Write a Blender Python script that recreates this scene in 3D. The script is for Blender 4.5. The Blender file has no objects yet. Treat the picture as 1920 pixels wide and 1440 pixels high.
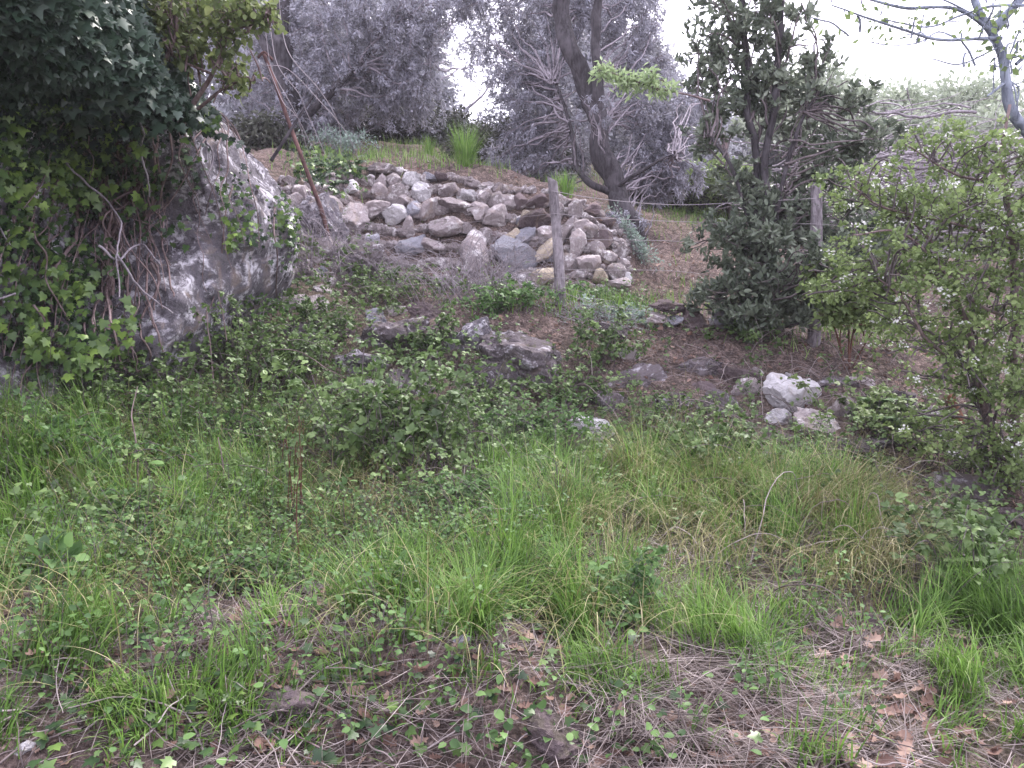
import bpy, math, random
import numpy as np
R = math.radians
rng = np.random.default_rng(11)
random.seed(11)
S = bpy.context.scene
COL = S.collection

# ------------------------------------------------------------------ camera, sky, sun, exposure
CAMZ, PITCH, F = 1.60, R(6.0), 1450.0          # F: focal length in pixels of the 1920 wide photograph
cam = bpy.data.objects.new('camera', bpy.data.cameras.new('camera'))
COL.objects.link(cam)
cam.location = (0, 0, CAMZ)
cam.rotation_euler = (R(90) - PITCH, 0, 0)
cam.data.sensor_width = 36
cam.data.lens = F / 1920 * 36
cam.data.clip_end = 2000
cam.data.clip_start = 0.05
S.camera = cam

SUN_EL, SUN_AZ = 52, 35                          # sun behind thin cloud, ahead and to the right
w = bpy.data.worlds.new('World'); S.world = w; w.use_nodes = True
nt = w.node_tree; nt.nodes.clear()
sky = nt.nodes.new('ShaderNodeTexSky'); sky.sky_type = 'NISHITA'; sky.sun_disc = False
sky.sun_elevation = R(SUN_EL); sky.sun_rotation = R(SUN_AZ); sky.dust_density = 3
cl = nt.nodes.new('ShaderNodeRGB'); cl.outputs[0].default_value = (8.3, 7.9, 9.3, 1)   # cloud layer
nz = nt.nodes.new('ShaderNodeTexNoise'); nz.inputs['Scale'].default_value = 1.6; nz.inputs['Detail'].default_value = 4
mr = nt.nodes.new('ShaderNodeMapRange'); mr.inputs[3].default_value = .72; mr.inputs[4].default_value = .97
mr.inputs[1].default_value = .3; mr.inputs[2].default_value = .7
mx = nt.nodes.new('ShaderNodeMix'); mx.data_type = 'RGBA'
bg = nt.nodes.new('ShaderNodeBackground'); bg.inputs[1].default_value = .15
ow = nt.nodes.new('ShaderNodeOutputWorld')
L = nt.links.new
tc = nt.nodes.new('ShaderNodeTexCoord'); L(tc.outputs['Generated'], nz.inputs['Vector'])
L(nz.outputs[0], mr.inputs[0]); L(mr.outputs[0], mx.inputs[0])
L(sky.outputs[0], mx.inputs[6]); L(cl.outputs[0], mx.inputs[7]); L(mx.outputs[2], bg.inputs[0]); L(bg.outputs[0], ow.inputs[0])
sd = bpy.data.lights.new('sun', 'SUN'); sd.energy = 2.0; sd.angle = R(12); sd.color = (1, .95, .9)
so = bpy.data.objects.new('sun', sd); COL.objects.link(so)
so.rotation_euler = (R(90 - SUN_EL), 0, R(180 - SUN_AZ) + R(0))
S.view_settings.view_transform = 'Standard'; S.view_settings.look = 'None'
S.view_settings.exposure = 1.42; S.view_settings.gamma = 1
S.render.engine = 'CYCLES'
cy = S.cycles; cy.max_bounces = 6; cy.diffuse_bounces = 3; cy.glossy_bounces = 2; cy.transmission_bounces = 3
cy.use_denoising = True; cy.sample_clamp_indirect = 4

# ------------------------------------------------------------------ maths helpers
SP, CP = math.sin(PITCH), math.cos(PITCH)
def at(px, py, d):
    """point of the photograph's pixel at distance d ahead (arrays allowed)"""
    px, py, d = np.broadcast_arrays(np.asarray(px, float), np.asarray(py, float), np.asarray(d, float))
    u = (px - 960) / F; v = (720 - py) / F
    t = d / (CP + v * SP)
    return np.stack([u * t, d, CAMZ + (-SP + v * CP) * t], -1)
def pix(P):
    y = P[..., 1]; z = P[..., 2] - CAMZ
    dep = np.maximum(y * CP - z * SP, .05)
    return 960 + F * P[..., 0] / dep, 720 - F * (y * SP + z * CP) / dep
def _h(ix, iy, iz, s):
    n = (ix.astype(np.int64) * 374761393 + iy.astype(np.int64) * 668265263 + iz.astype(np.int64) * 2147483647 + s * 1274126177) & 0xffffffff
    n = ((n ^ (n >> 13)) * 1274126177) & 0xffffffff
    n = ((n ^ (n >> 16)) * 2246822519) & 0xffffffff
    return ((n ^ (n >> 15)) & 0xffffff) / float(0xffffff)
def vn(P, s=0):
    I = np.floor(P); f = P - I; f = f * f * (3 - 2 * f); I = I.astype(np.int64)
    r = 0
    for a in (0, 1):
        for b in (0, 1):
            for c in (0, 1):
                wgt = (f[..., 0] if a else 1 - f[..., 0]) * (f[..., 1] if b else 1 - f[..., 1]) * (f[..., 2] if c else 1 - f[..., 2])
                r = r + wgt * _h(I[..., 0] + a, I[..., 1] + b, I[..., 2] + c, s)
    return r * 2 - 1
def fbm(P, o=4, s=0):
    r = 0; a = 1
    for k in range(o):
        r = r + a * vn(P * 2.03 ** k + 7.3 * k, s + k); a *= .5
    return r
def norm(v):
    return v / np.maximum(np.linalg.norm(v, axis=-1, keepdims=True), 1e-9)
def rdir(n):
    return norm(rng.normal(size=(n, 3)))
def smooth(pts, m=20):
    """Catmull-Rom through a few points"""
    P = np.asarray(pts, float); k = len(P)
    if k == 2:
        t = np.linspace(0, 1, m)[:, None]; return P[0] * (1 - t) + P[1] * t
    Q = np.vstack([2 * P[0] - P[1], P, 2 * P[-1] - P[-2]])
    T = np.linspace(0, k - 1 - 1e-6, m); i = T.astype(int); f = (T - i)[:, None]
    a, b, c, d = Q[i], Q[i + 1], Q[i + 2], Q[i + 3]
    return .5 * (2 * b + (c - a) * f + (2 * a - 5 * b + 4 * c - d) * f ** 2 + (3 * b - a - 3 * c + d) * f ** 3)
def blobs(px, py, L):
    r = np.zeros(np.shape(px))
    for cx, cy_, rx, ry, a in L:
        r = r + a * np.exp(-((px - cx) / rx) ** 2 - ((py - cy_) / ry) ** 2)
    return r

# ------------------------------------------------------------------ mesh helpers
class MB:
    def __init__(s): s.v = []; s.f = []; s.a = []; s.n = 0
    def add(s, V, Fc, a=None):
        V = np.asarray(V, np.float32).reshape(-1, 3); Fc = np.asarray(Fc, np.int64)
        s.v.append(V); s.f.append(Fc + s.n); s.n += len(V)
        s.a.append(np.full(len(V), .5, np.float32) if a is None else np.broadcast_to(np.asarray(a, np.float32), (len(V),)))
    def mesh(s, name, mat, origin=(0, 0, 0), flat=False, sharp=False):
        V = np.concatenate(s.v) - np.asarray(origin, np.float32); A = np.concatenate(s.a)
        me = bpy.data.meshes.new(name)
        me.vertices.add(len(V)); me.vertices.foreach_set('co', V.ravel())
        lv = np.concatenate([f.ravel() for f in s.f]).astype(np.int32)
        ln = np.concatenate([np.full(len(f), f.shape[1], np.int32) for f in s.f])
        st = np.concatenate([[0], np.cumsum(ln)[:-1]]).astype(np.int32)
        me.loops.add(len(lv)); me.loops.foreach_set('vertex_index', lv)
        me.polygons.add(len(ln)); me.polygons.foreach_set('loop_start', st); me.polygons.foreach_set('loop_total', ln)
        me.polygons.foreach_set('use_smooth', np.full(len(ln), not flat))
        at_ = me.attributes.new('v', 'FLOAT', 'POINT'); at_.data.foreach_set('value', A)
        me.update(calc_edges=True)
        if sharp: me.set_sharp_from_angle(angle=R(26))
        me.materials.append(mat)
        return me
    def obj(s, name, mat, parent=None, origin=None, flat=False, sharp=False):
        o0 = parent.location if parent is not None else (origin if origin is not None else (0, 0, 0))
        o = bpy.data.objects.new(name, s.mesh(name, mat, o0, flat, sharp)); COL.objects.link(o)
        if parent is not None: o.parent = parent
        else: o.location = o0
        return o
def tag(o, label=None, cat=None, group=None, kind=None):
    if label: o['label'] = label
    if cat: o['category'] = cat
    if group: o['group'] = group
    if kind: o['kind'] = kind
    return o
def thing(name, label, cat, loc, group=None):
    o = bpy.data.objects.new(name, None); COL.objects.link(o); o.location = tuple(float(q) for q in loc)
    o.empty_display_size = .1
    return tag(o, label, cat, group)

def tubes(mb, P, Rr, k=5, a=.5, cap=False):
    """n polylines of m points, radii (n,m)"""
    P = np.asarray(P, float); n, m, _ = P.shape
    Rr = np.broadcast_to(np.asarray(Rr, float), (n, m))
    T = norm(np.gradient(P, axis=1))
    ref = np.where(np.abs(norm(P[:, -1] - P[:, 0])[:, 2:3]) > .8, np.array([[1., .1, 0]]), np.array([[0, .1, 1.]]))[:, None, :]
    X = norm(np.cross(T, ref)); Y = np.cross(X, T)
    ang = np.arange(k) * 2 * np.pi / k
    V = P[:, :, None] + Rr[:, :, None, None] * (X[:, :, None] * np.cos(ang)[None, None, :, None] + Y[:, :, None] * np.sin(ang)[None, None, :, None])
    i = np.arange(m - 1)[:, None] * k + np.arange(k)[None]; j = np.arange(m - 1)[:, None] * k + (np.arange(k)[None] + 1) % k
    q = np.stack([i, j, j + k, i + k], -1).reshape(-1, 4)
    Fc = (q[None] + (np.arange(n) * m * k)[:, None, None]).reshape(-1, 4)
    aa = np.repeat(np.broadcast_to(np.asarray(a, float), (n,)), m * k)
    mb.add(V.reshape(-1, 3), Fc, aa)
    if cap:
        for e in (0, m - 1):
            base = np.arange(n)[:, None] * m * k + e * k + (np.arange(k)[None] if e else np.arange(k)[None, ::-1])
            nb = mb.n - n * m * k
            mb.f.append(base + nb)
def wob(P, amp, sc=3., s=0):
    if P.ndim == 3 and len(P) > 1:
        Q = P + np.random.default_rng(len(P) + s).uniform(-40, 40, (len(P), 1, 3))
        return P + amp * np.stack([fbm(Q * sc + 11, 3, s), fbm(Q * sc + 37, 3, s + 5), fbm(Q * sc + 71, 3, s + 9)], -1)
    return P + amp * np.stack([fbm(P * sc + 11, 3, s), fbm(P * sc + 37, 3, s + 5), fbm(P * sc + 71, 3, s + 9)], -1)

def leaf_t(kind):
    if kind == 'dia':                            # narrow leaf, folded along its rib
        return np.array([[0, 0, 0], [-.16, .45, .05], [0, 1, -.06], [.16, .45, .05]]), np.array([[0, 2, 1], [0, 3, 2]])
    if kind == 'oval4':
        return np.array([[0, 0, 0], [-.3, .45, .06], [0, 1, -.08], [.3, .45, .06]]), np.array([[0, 2, 1], [0, 3, 2]])
    if kind == 'ovate':
        r = np.array([[0, 0, 0], [0, .33, .0], [0, .7, -.03], [0, 1, -.14]])
        l = np.array([[-.3, .2, .05], [-.34, .5, .06], [-.2, .8, .0]])
        V = np.vstack([r, l, l * [-1, 1, 1]])
        Fc = [[0, 1, 4], [1, 5, 4], [1, 2, 5], [2, 6, 5], [2, 3, 6], [0, 7, 1], [1, 7, 8], [1, 8, 2], [2, 8, 9], [2, 9, 3]]
        return V, np.array(Fc)
    if kind == 'ivy':
        o = np.array([[0, 0], [-.28, -.12], [-.52, .12], [-.34, .3], [-.6, .52], [-.24, .56], [0, 1], [.24, .56], [.6, .52], [.34, .3], [.52, .12], [.28, -.12]])
        V = np.vstack([[[0, .32, .0]], np.c_[o, -.22 * (o[:, 0] ** 2) - .12 * (o[:, 1] - .3) ** 2 + .0]])
        n = len(o); Fc = [[0, 1 + (i + 1) % n, 1 + i] for i in range(n)]
        return V, np.array(Fc)
    if kind == 'oak':
        h = [(.04, .0), (.1, .16), (.26, .2), (.16, .32), (.36, .42), (.2, .52), (.42, .66), (.22, .74), (.24, .9), (.08, .93)]
        o = [(x, y) for x, y in h] + [(0, 1)] + [(-x, y) for x, y in h[::-1]]
        o = np.array(o); V = np.vstack([[[0, .5, -.1]], np.c_[o, .9 * o[:, 0] ** 2 + .25 * (o[:, 1] - .5) ** 2 - .08 + .05 * np.sin(o[:, 1] * 21)]])
        n = len(o); Fc = [[0, 1 + i, 1 + (i + 1) % n] for i in range(n)]
        return V, np.array(Fc)
    if kind == 'flower':
        o = []
        for i in range(10):
            r = .5 if i % 2 == 0 else .26
            o.append((r * math.cos(i * math.pi / 5), r * math.sin(i * math.pi / 5), .1 if i % 2 == 0 else .03))
        V = np.vstack([[[0, 0, 0]], o]); Fc = [[0, 1 + i, 1 + (i + 1) % 10] for i in range(10)]
        return V, np.array(Fc)
def scatter(mb, kind, P, D, N, s, a=.5, ws=1.0):
    V, Fc = leaf_t(kind); n = len(P)
    if n == 0: return
    Y = norm(D); Z = norm(N - (N * Y).sum(-1, keepdims=True) * Y); X = np.cross(Y, Z)
    s = np.broadcast_to(np.asarray(s, float), (n,))[:, None, None]
    W = P[:, None] + s * (X[:, None] * V[None, :, 0:1] * ws + Y[:, None] * V[None, :, 1:2] + Z[:, None] * V[None, :, 2:3])
    FF = Fc[None] + (np.arange(n) * len(V))[:, None, None]
    mb.add(W.reshape(-1, 3), FF.reshape(-1, 3), np.repeat(np.broadcast_to(np.asarray(a, float), (n,)), len(V)))
def blades(mb, P, h, wd, lean, az, curl, a=.5, k=4):
    """grass blades: k segments bending over"""
    n = len(P); t = np.linspace(0, 1, k + 1)
    th = lean[:, None] + curl[:, None] * t[None]
    ds = (h / k)[:, None]
    r = np.concatenate([np.zeros((n, 1)), np.cumsum(np.sin(th[:, :-1]) * ds, 1)], 1)
    z = np.concatenate([np.zeros((n, 1)), np.cumsum(np.cos(th[:, :-1]) * ds, 1)], 1)
    dx, dy = np.cos(az)[:, None], np.sin(az)[:, None]
    C = np.stack([P[:, 0:1] + r * dx, P[:, 1:2] + r * dy, P[:, 2:3] + z], -1)
    wt = wd[:, None] * (1 - t[None] ** 1.6) * .5 + .0002
    tw = az + rng.uniform(-.6, .6, n)
    S_ = np.stack([-np.sin(tw), np.cos(tw), np.zeros(n)], -1)[:, None]
    V = np.stack([C - S_ * wt[..., None], C + S_ * wt[..., None]], 2).reshape(n, -1, 3)
    i = np.arange(k) * 2; q = np.stack([i, i + 1, i + 3, i + 2], -1)
    FF = (q[None] + (np.arange(n) * 2 * (k + 1))[:, None, None]).reshape(-1, 4)
    mb.add(V.reshape(-1, 3), FF, np.repeat(np.broadcast_to(np.asarray(a, float), (n,)), 2 * (k + 1)))

# ------------------------------------------------------------------ materials
def newmat(name):
    m = bpy.data.materials.new(name); m.use_nodes = True; t = m.node_tree; t.nodes.clear()
    o = t.nodes.new('ShaderNodeOutputMaterial'); b = t.nodes.new('ShaderNodeBsdfPrincipled')
    t.links.new(b.outputs[0], o.inputs[0]); b.inputs['Specular IOR Level'].default_value = .3
    return m, t, b, o
def ramp(t, stops, fac):
    r = t.nodes.new('ShaderNodeValToRGB'); e = r.color_ramp.elements
    while len(e) < len(stops): e.new(.5)
    for q, (p, c) in zip(e, stops): q.position = p; q.color = (*c, 1)
    t.links.new(fac, r.inputs[0]); return r.outputs[0]
def noise(t, sc, det=5, rough=.6, vec=None, dist=0):
    n = t.nodes.new('ShaderNodeTexNoise'); n.inputs['Scale'].default_value = sc; n.inputs['Detail'].default_value = det
    n.inputs['Roughness'].default_value = rough; n.inputs['Distortion'].default_value = dist
    if vec is not None: t.links.new(vec, n.inputs['Vector'])
    return n.outputs[0]
def wpos(t):
    return t.nodes.new('ShaderNodeNewGeometry').outputs['Position']
def mixc(t, fac, a, b):
    m = t.nodes.new('ShaderNodeMix'); m.data_type = 'RGBA'
    for s_, i in ((fac, 0), (a, 6), (b, 7)):
        if isinstance(s_, (int, float)): m.inputs[i].default_value = s_
        elif isinstance(s_, tuple): m.inputs[i].default_value = (*s_, 1)
        else: t.links.new(s_, m.inputs[i])
    return m.outputs[2]
def mth(t, op, a, b=0., clamp=False):
    m = t.nodes.new('ShaderNodeMath'); m.operation = op; m.use_clamp = clamp
    for s_, i in ((a, 0), (b, 1)):
        if isinstance(s_, (int, float)): m.inputs[i].default_value = s_
        else: t.links.new(s_, m.inputs[i])
    return m.outputs[0]
def bump(t, b, h, dist, st=.8):
    q = t.nodes.new('ShaderNodeBump'); q.inputs['Distance'].default_value = dist; q.inputs['Strength'].default_value = st
    t.links.new(h, q.inputs['Height']); t.links.new(q.outputs[0], b.inputs['Normal'])
def attr(t, n='v'):
    a = t.nodes.new('ShaderNodeAttribute'); a.attribute_name = n; return a.outputs['Fac']
def leafmat(name, c, rough=.5, trans=.3, spec=.3):
    m, t, b, o = newmat(name)
    n = noise(t, 9, 2, .5, wpos(t))
    f = mth(t, 'ADD', mth(t, 'MULTIPLY', attr(t), .8), mth(t, 'MULTIPLY', mth(t, 'SUBTRACT', n, .4), .9), True)
    cc = ramp(t, [(i / (len(c) - 1), q) for i, q in enumerate(c)], f)
    t.links.new(cc, b.inputs['Base Color']); b.inputs['Roughness'].default_value = rough; b.inputs['Specular IOR Level'].default_value = spec
    if trans:
        tr = t.nodes.new('ShaderNodeBsdfTranslucent'); t.links.new(cc, tr.inputs[0])
        ms = t.nodes.new('ShaderNodeMixShader'); ms.inputs[0].default_value = trans
        t.links.new(b.outputs[0], ms.inputs[1]); t.links.new(tr.outputs[0], ms.inputs[2]); t.links.new(ms.outputs[0], o.inputs[0])
    return m
def barkmat(name, c1, c2, sc=30, bd=.01):
    m, t, b, o = newmat(name)
    mp = t.nodes.new('ShaderNodeMapping'); mp.inputs['Scale'].default_value = (1, 1, .25); t.links.new(wpos(t), mp.inputs[0])
    n = noise(t, sc, 6, .65, mp.outputs[0], .5)
    n2 = noise(t, 4, 3, .6, wpos(t))
    c = mixc(t, ramp(t, [(.35, (0, 0, 0)), (.65, (1, 1, 1))], n), c1, c2)
    c = mixc(t, ramp(t, [(.5, (0, 0, 0)), (.75, (.6, .6, .6))], n2), c, tuple(min(1, q * 1.9) for q in c2))
    t.links.new(c, b.inputs['Base Color']); b.inputs['Roughness'].default_value = .9; b.inputs['Specular IOR Level'].default_value = .1
    bump(t, b, n, bd, 1); return m
def rockmat(name, base, light, dark, lichen=.55, stain=.5, moss=.35, sc=1., warm=(.33, .25, .19)):
    m, t, b, o = newmat(name)
    p = wpos(t); oi = t.nodes.new('ShaderNodeObjectInfo')
    n1 = noise(t, 3.2 * sc, 7, .68, p, .6); n2 = noise(t, 11 * sc, 6, .7, p, .3); n3 = noise(t, 1.7 * sc, 5, .6, p, 1.2); n4 = noise(t, 42 * sc, 4, .7, p)
    c = mixc(t, ramp(t, [(.36, (0, 0, 0)), (.62, (1, 1, 1))], n4), tuple(q * .62 for q in base), base)
    c = mixc(t, ramp(t, [(.35, (0, 0, 0)), (.7, (1, 1, 1))], oi.outputs['Random']), c, tuple(q * 1.25 for q in base))
    c = mixc(t, ramp(t, [(lichen - .03, (0, 0, 0)), (lichen + .06, (.95,) * 3)], mth(t, 'ADD', mth(t, 'MULTIPLY', n1, .65), mth(t, 'MULTIPLY', n2, .35))), c, light)
    c = mixc(t, ramp(t, [(.56, (0, 0, 0)), (.7, (.55,) * 3)], n3), c, warm)
    s_ = mth(t, 'ADD', mth(t, 'MULTIPLY', n3, .5), mth(t, 'MULTIPLY', n2, .5))
    c = mixc(t, ramp(t, [(stain - .16, (.95,) * 3), (stain - .04, (0, 0, 0))], s_), c, dark)
    g = t.nodes.new('ShaderNodeNewGeometry'); sx = t.nodes.new('ShaderNodeSeparateXYZ'); t.links.new(g.outputs['Normal'], sx.inputs[0])
    mo = mth(t, 'MULTIPLY', ramp(t, [(.55, (0, 0, 0)), (.62, (1, 1, 1))], noise(t, 5 * sc, 4, .6, p)), mth(t, 'MULTIPLY', mth(t, 'ADD', sx.outputs[2], .4, True), moss))
    c = mixc(t, mo, c, (.07, .075, .025))
    t.links.new(c, b.inputs['Base Color']); b.inputs['Roughness'].default_value = .92; b.inputs['Specular IOR Level'].default_value = .15
    bump(t, b, mth(t, 'ADD', mth(t, 'MULTIPLY', n4, .5), n2), .03, .9); return m

M = {}
M['olive'] = leafmat('olive_leaf', [(.09, .095, .095), (.21, .21, .235), (.37, .37, .43), (.56, .56, .65)], .5, .35)  # lilac of haze and reflected sky painted into the leaf colour
M['olivefar'] = leafmat('far_olive_leaf', [(.15, .16, .155), (.32, .325, .36), (.52, .52, .60)], .5, .35)  # same painted lilac haze, paler for the farther trees
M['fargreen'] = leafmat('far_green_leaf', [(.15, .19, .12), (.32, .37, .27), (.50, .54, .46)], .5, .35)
M['holm'] = leafmat('holm_leaf', [(.035, .05, .035), (.09, .115, .08), (.18, .215, .155), (.30, .34, .27)], .4, .25)
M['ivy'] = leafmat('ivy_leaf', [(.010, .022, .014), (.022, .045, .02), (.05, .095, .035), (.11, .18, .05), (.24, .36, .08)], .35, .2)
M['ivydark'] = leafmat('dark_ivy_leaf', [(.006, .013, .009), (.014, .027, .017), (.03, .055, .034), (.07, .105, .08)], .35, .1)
M['spring'] = leafmat('spring_leaf', [(.05, .075, .03), (.13, .17, .06), (.32, .37, .15)], .5, .4)
M['pale'] = leafmat('pale_spring_leaf', [(.16, .22, .10), (.32, .42, .22), (.5, .6, .36)], .5, .4)
M['haw'] = leafmat('hawthorn_leaf', [(.07, .11, .04), (.18, .25, .09), (.33, .42, .18)], .5, .35)
M['bramble'] = leafmat('bramble_leaf', [(.04, .07, .028), (.095, .155, .05), (.21, .30, .11)], .45, .25)
M['herb'] = leafmat('herb_leaf', [(.045, .09, .035), (.10, .19, .06), (.20, .33, .11)], .5, .35)
M['grey_herb'] = leafmat('grey_herb', [(.14, .20, .16), (.24, .32, .27), (.36, .44, .38)], .7, .2)
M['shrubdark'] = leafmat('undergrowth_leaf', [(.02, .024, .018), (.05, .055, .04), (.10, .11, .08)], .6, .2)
M['grass'] = leafmat('grass_blade', [(.035, .068, .022), (.085, .165, .036), (.17, .31, .06), (.34, .40, .18)], .5, .4)
M['drygrass'] = leafmat('dry_grass', [(.10, .10, .04), (.24, .23, .10), (.46, .42, .26)], .7, .2)
M['straw'] = leafmat('straw', [(.07, .055, .052), (.19, .155, .15), (.46, .40, .39)], .8, .1)
M['petal'] = leafmat('petal', [(.62, .62, .60), (.78, .78, .76), (.85, .85, .85)], .6, .3)
M['dead'] = leafmat('dead_leaf', [(.10, .055, .045), (.24, .15, .12), (.42, .30, .24)], .7, .15)
M['redleaf'] = leafmat('red_leaf', [(.35, .06, .03), (.5, .1, .05), (.6, .2, .08)], .6, .2)
M['olivebark'] = barkmat('olive_bark', (.02, .018, .02), (.075, .068, .075))
M['twig'] = barkmat('twig_bark', (.05, .042, .045), (.16, .135, .14), 60, .002)
M['greytwig'] = barkmat('grey_twig_bark', (.12, .105, .12), (.31, .28, .31), 60, .002)
M['vine'] = barkmat('vine_bark', (.07, .045, .045), (.22, .17, .17), 50, .003)
M['redtwig'] = barkmat('red_twig_bark', (.06, .028, .02), (.13, .07, .055), 60, .002)
M['treebark'] = barkmat('pale_blue_bark', (.09, .10, .13), (.26, .29, .35), 30, .004)
M['post'] = barkmat('weathered_post_wood', (.07, .06, .066), (.26, .235, .255), 55, .01)
M['brownlog'] = barkmat('brown_bark', (.06, .028, .02), (.17, .09, .06), 30, .006)
M['rust'] = barkmat('rusted_iron', (.05, .03, .03), (.13, .075, .07), 40, .002)
M['wire'] = newmat('wire')[0]; M['wire'].node_tree.nodes['Principled BSDF'].inputs['Base Color'].default_value = (.30, .27, .29, 1)
M['wire'].node_tree.nodes['Principled BSDF'].inputs['Roughness'].default_value = .7
M['cliff'] = rockmat('cliff_rock', (.19, .175, .20), (.66, .64, .70), (.022, .018, .02), .535, .52, .25, 2.3)
M['bedrock'] = rockmat('bedrock', (.13, .112, .12), (.50, .48, .52), (.02, .016, .018), .56, .50, .5, 2.6, (.19, .15, .14))
M['wallstone'] = rockmat('wall_stone', (.31, .27, .275), (.70, .67, .68), (.06, .05, .05), .545, .41, .3, 2.4)
M['ochre'] = rockmat('ochre_stone', (.34, .29, .23), (.60, .54, .50), (.12, .08, .06), .56, .40, .2, 2.)
M['bluestone'] = rockmat('bluish_stone', (.27, .27, .31), (.42, .42, .48), (.08, .07, .09), .60, .38, .1, 2.)
M['whitestone'] = rockmat('white_stone', (.50, .48, .50), (.74, .72, .74), (.10, .09, .10), .52, .42, .15, 3.)
M['darkstone'] = rockmat('dark_stone', (.14, .11, .115), (.36, .32, .34), (.03, .025, .03), .62, .45, .3, 2.)

# ground: soil, leaf litter, moss
def groundmat():
    m, t, b, o = newmat('ground'); p = wpos(t)
    n1 = noise(t, 55, 6, .75, p); n2 = noise(t, 2.2, 5, .65, p, .4); n3 = noise(t, 14, 5, .7, p); 
    c = ramp(t, [(.30, (.028, .02, .018)), (.46, (.15, .11, .10)), (.58, (.30, .225, .20)), (.70, (.52, .43, .39))], n1)
    c = mixc(t, ramp(t, [(.42, (0, 0, 0)), (.56, (.9,) * 3)], n3), c, ramp(t, [(.35, (.03, .022, .02)), (.65, (.15, .115, .105))], n1))
    a = attr(t)                                   # where green ground cover and moss grow
    g = ramp(t, [(.35, (.03, .04, .014)), (.65, (.11, .125, .05))], n1)
    f = mth(t, 'MULTIPLY', mth(t, 'ADD', a, mth(t, 'MULTIPLY', mth(t, 'SUBTRACT', n2, .5), 1.2)), .8, True)
    c = mixc(t, f, c, g)
    t.links.new(c, b.inputs['Base Color']); b.inputs['Roughness'].default_value = .95; b.inputs['Specular IOR Level'].default_value = .1
    bump(t, b, mth(t, 'ADD', mth(t, 'MULTIPLY', n1, .6), n3), .04, 1); return m
M['ground'] = groundmat()

# ------------------------------------------------------------------ the ground: one sheet
CT = [(0,1440,1.85),(300,1440,1.9),(620,1440,1.95),(960,1440,1.97),(1200,1440,1.95),(1500,1440,1.9),(1920,1440,2.0),
 (0,1290,2.05),(480,1290,2.1),(960,1280,2.15),(1300,1290,2.2),(1600,1300,2.3),(1920,1300,2.4),
 (0,1150,2.45),(400,1150,2.55),(960,1150,2.65),(1400,1150,2.75),(1920,1170,2.8),
 (0,1000,3.0),(400,1000,3.3),(960,1000,3.4),(1300,1000,3.5),(1640,1060,3.2),(1800,980,4.0),(1900,1000,3.9),
 (0,880,3.6),(400,880,4.1),(960,880,4.35),(1300,880,4.4),(1550,900,4.3),(1750,870,4.8),(1900,850,5.2),
 (0,780,4.2),(200,720,4.8),(300,700,4.9),(400,720,5.1),(500,760,5.3),(650,770,5.4),(800,790,5.3),(1100,800,5.3),(1000,770,5.5),
 (560,640,6.0),(560,560,6.5),(560,450,7.3),(560,350,8.4),(540,320,9.2),(700,700,5.9),(700,600,6.5),(700,540,7.3),
 (900,740,5.7),(1000,680,6.0),(1000,610,6.4),(1050,582,6.8),(850,600,6.5),(880,560,7.2),
 (1000,560,7.4),(720,500,7.9),(900,530,7.9),(1060,550,7.8),(1160,550,7.9),
 (720,440,8.25),(900,440,8.3),(1060,470,8.2),(1160,480,8.25),
 (720,345,8.65),(860,350,8.65),(1000,370,8.6),(1110,405,8.5),(1185,450,10.0),
 (700,300,10.6),(860,318,10.6),(1000,340,10.8),(700,265,13.),(1100,370,12.),
 (1250,780,5.2),(1250,690,5.9),(1250,640,6.3),(1250,600,6.8),(1350,615,6.6),(1430,640,6.3),(1450,760,5.4),(1530,660,6.2),(1500,700,5.9),
 (1500,830,4.9),(1650,790,5.1),(1650,700,5.9),(1800,700,6.1),(1920,700,6.2),(1700,620,7.4),(1900,600,8.),
 (1230,560,8.1),(1320,560,8.2),(1240,500,9.1),(1340,500,9.4),(1280,440,10.8),(1400,480,10.2),(1550,560,8.8),
 (1340,400,14.),(1200,385,14.),(1450,430,13.),(1700,500,12.),(1900,480,13.)]
_c = np.array(CT, float); CP3 = at(_c[:, 0], _c[:, 1], _c[:, 2])
AN = np.array([[-3.5,0,.02],[0,0,0],[3.5,0,0],[-3.5,-3,0],[3.5,-3,0],[0,1.0,.06],[-2.5,1.0,.08],[2.5,1.,.0],[0,1.5,.22],[-2,1.5,.25],[2,1.5,.25],
 [-3.2,2.2,.6],[-4,3.5,.95],[3.6,2.2,.5],[4.5,3.6,.6],[-5,5,1.4],[-7,8,3.4],[-4.5,8,2.9],[-5,11,4.0],[-10,14,5.2],[5.5,5,.9],[8,7,1.2],[9,11,2.1],[14,18,3.2],
 [-3,14,4.4],[0,16,4.6],[4,18,4.4],[-8,22,6.2],[0,24,6.2],[8,24,5.0],[16,26,4.4],[-16,24,7.2],[-14,4,1.5],[14,4,.6],[-14,-3,0],[14,-3,0]], float)
AP = np.vstack([CP3, AN])
def _phi(r): return np.sqrt(r * r + .09)
_K = _phi(np.linalg.norm(AP[:, None, :2] - AP[None, :, :2], axis=-1)); nA = len(AP)
_A = np.zeros((nA + 1, nA + 1)); _A[:nA, :nA] = _K - 0.02 * np.eye(nA); _A[:nA, nA] = 1; _A[nA, :nA] = 1
_w = np.linalg.solve(_A, np.append(AP[:, 2], 0))
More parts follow.
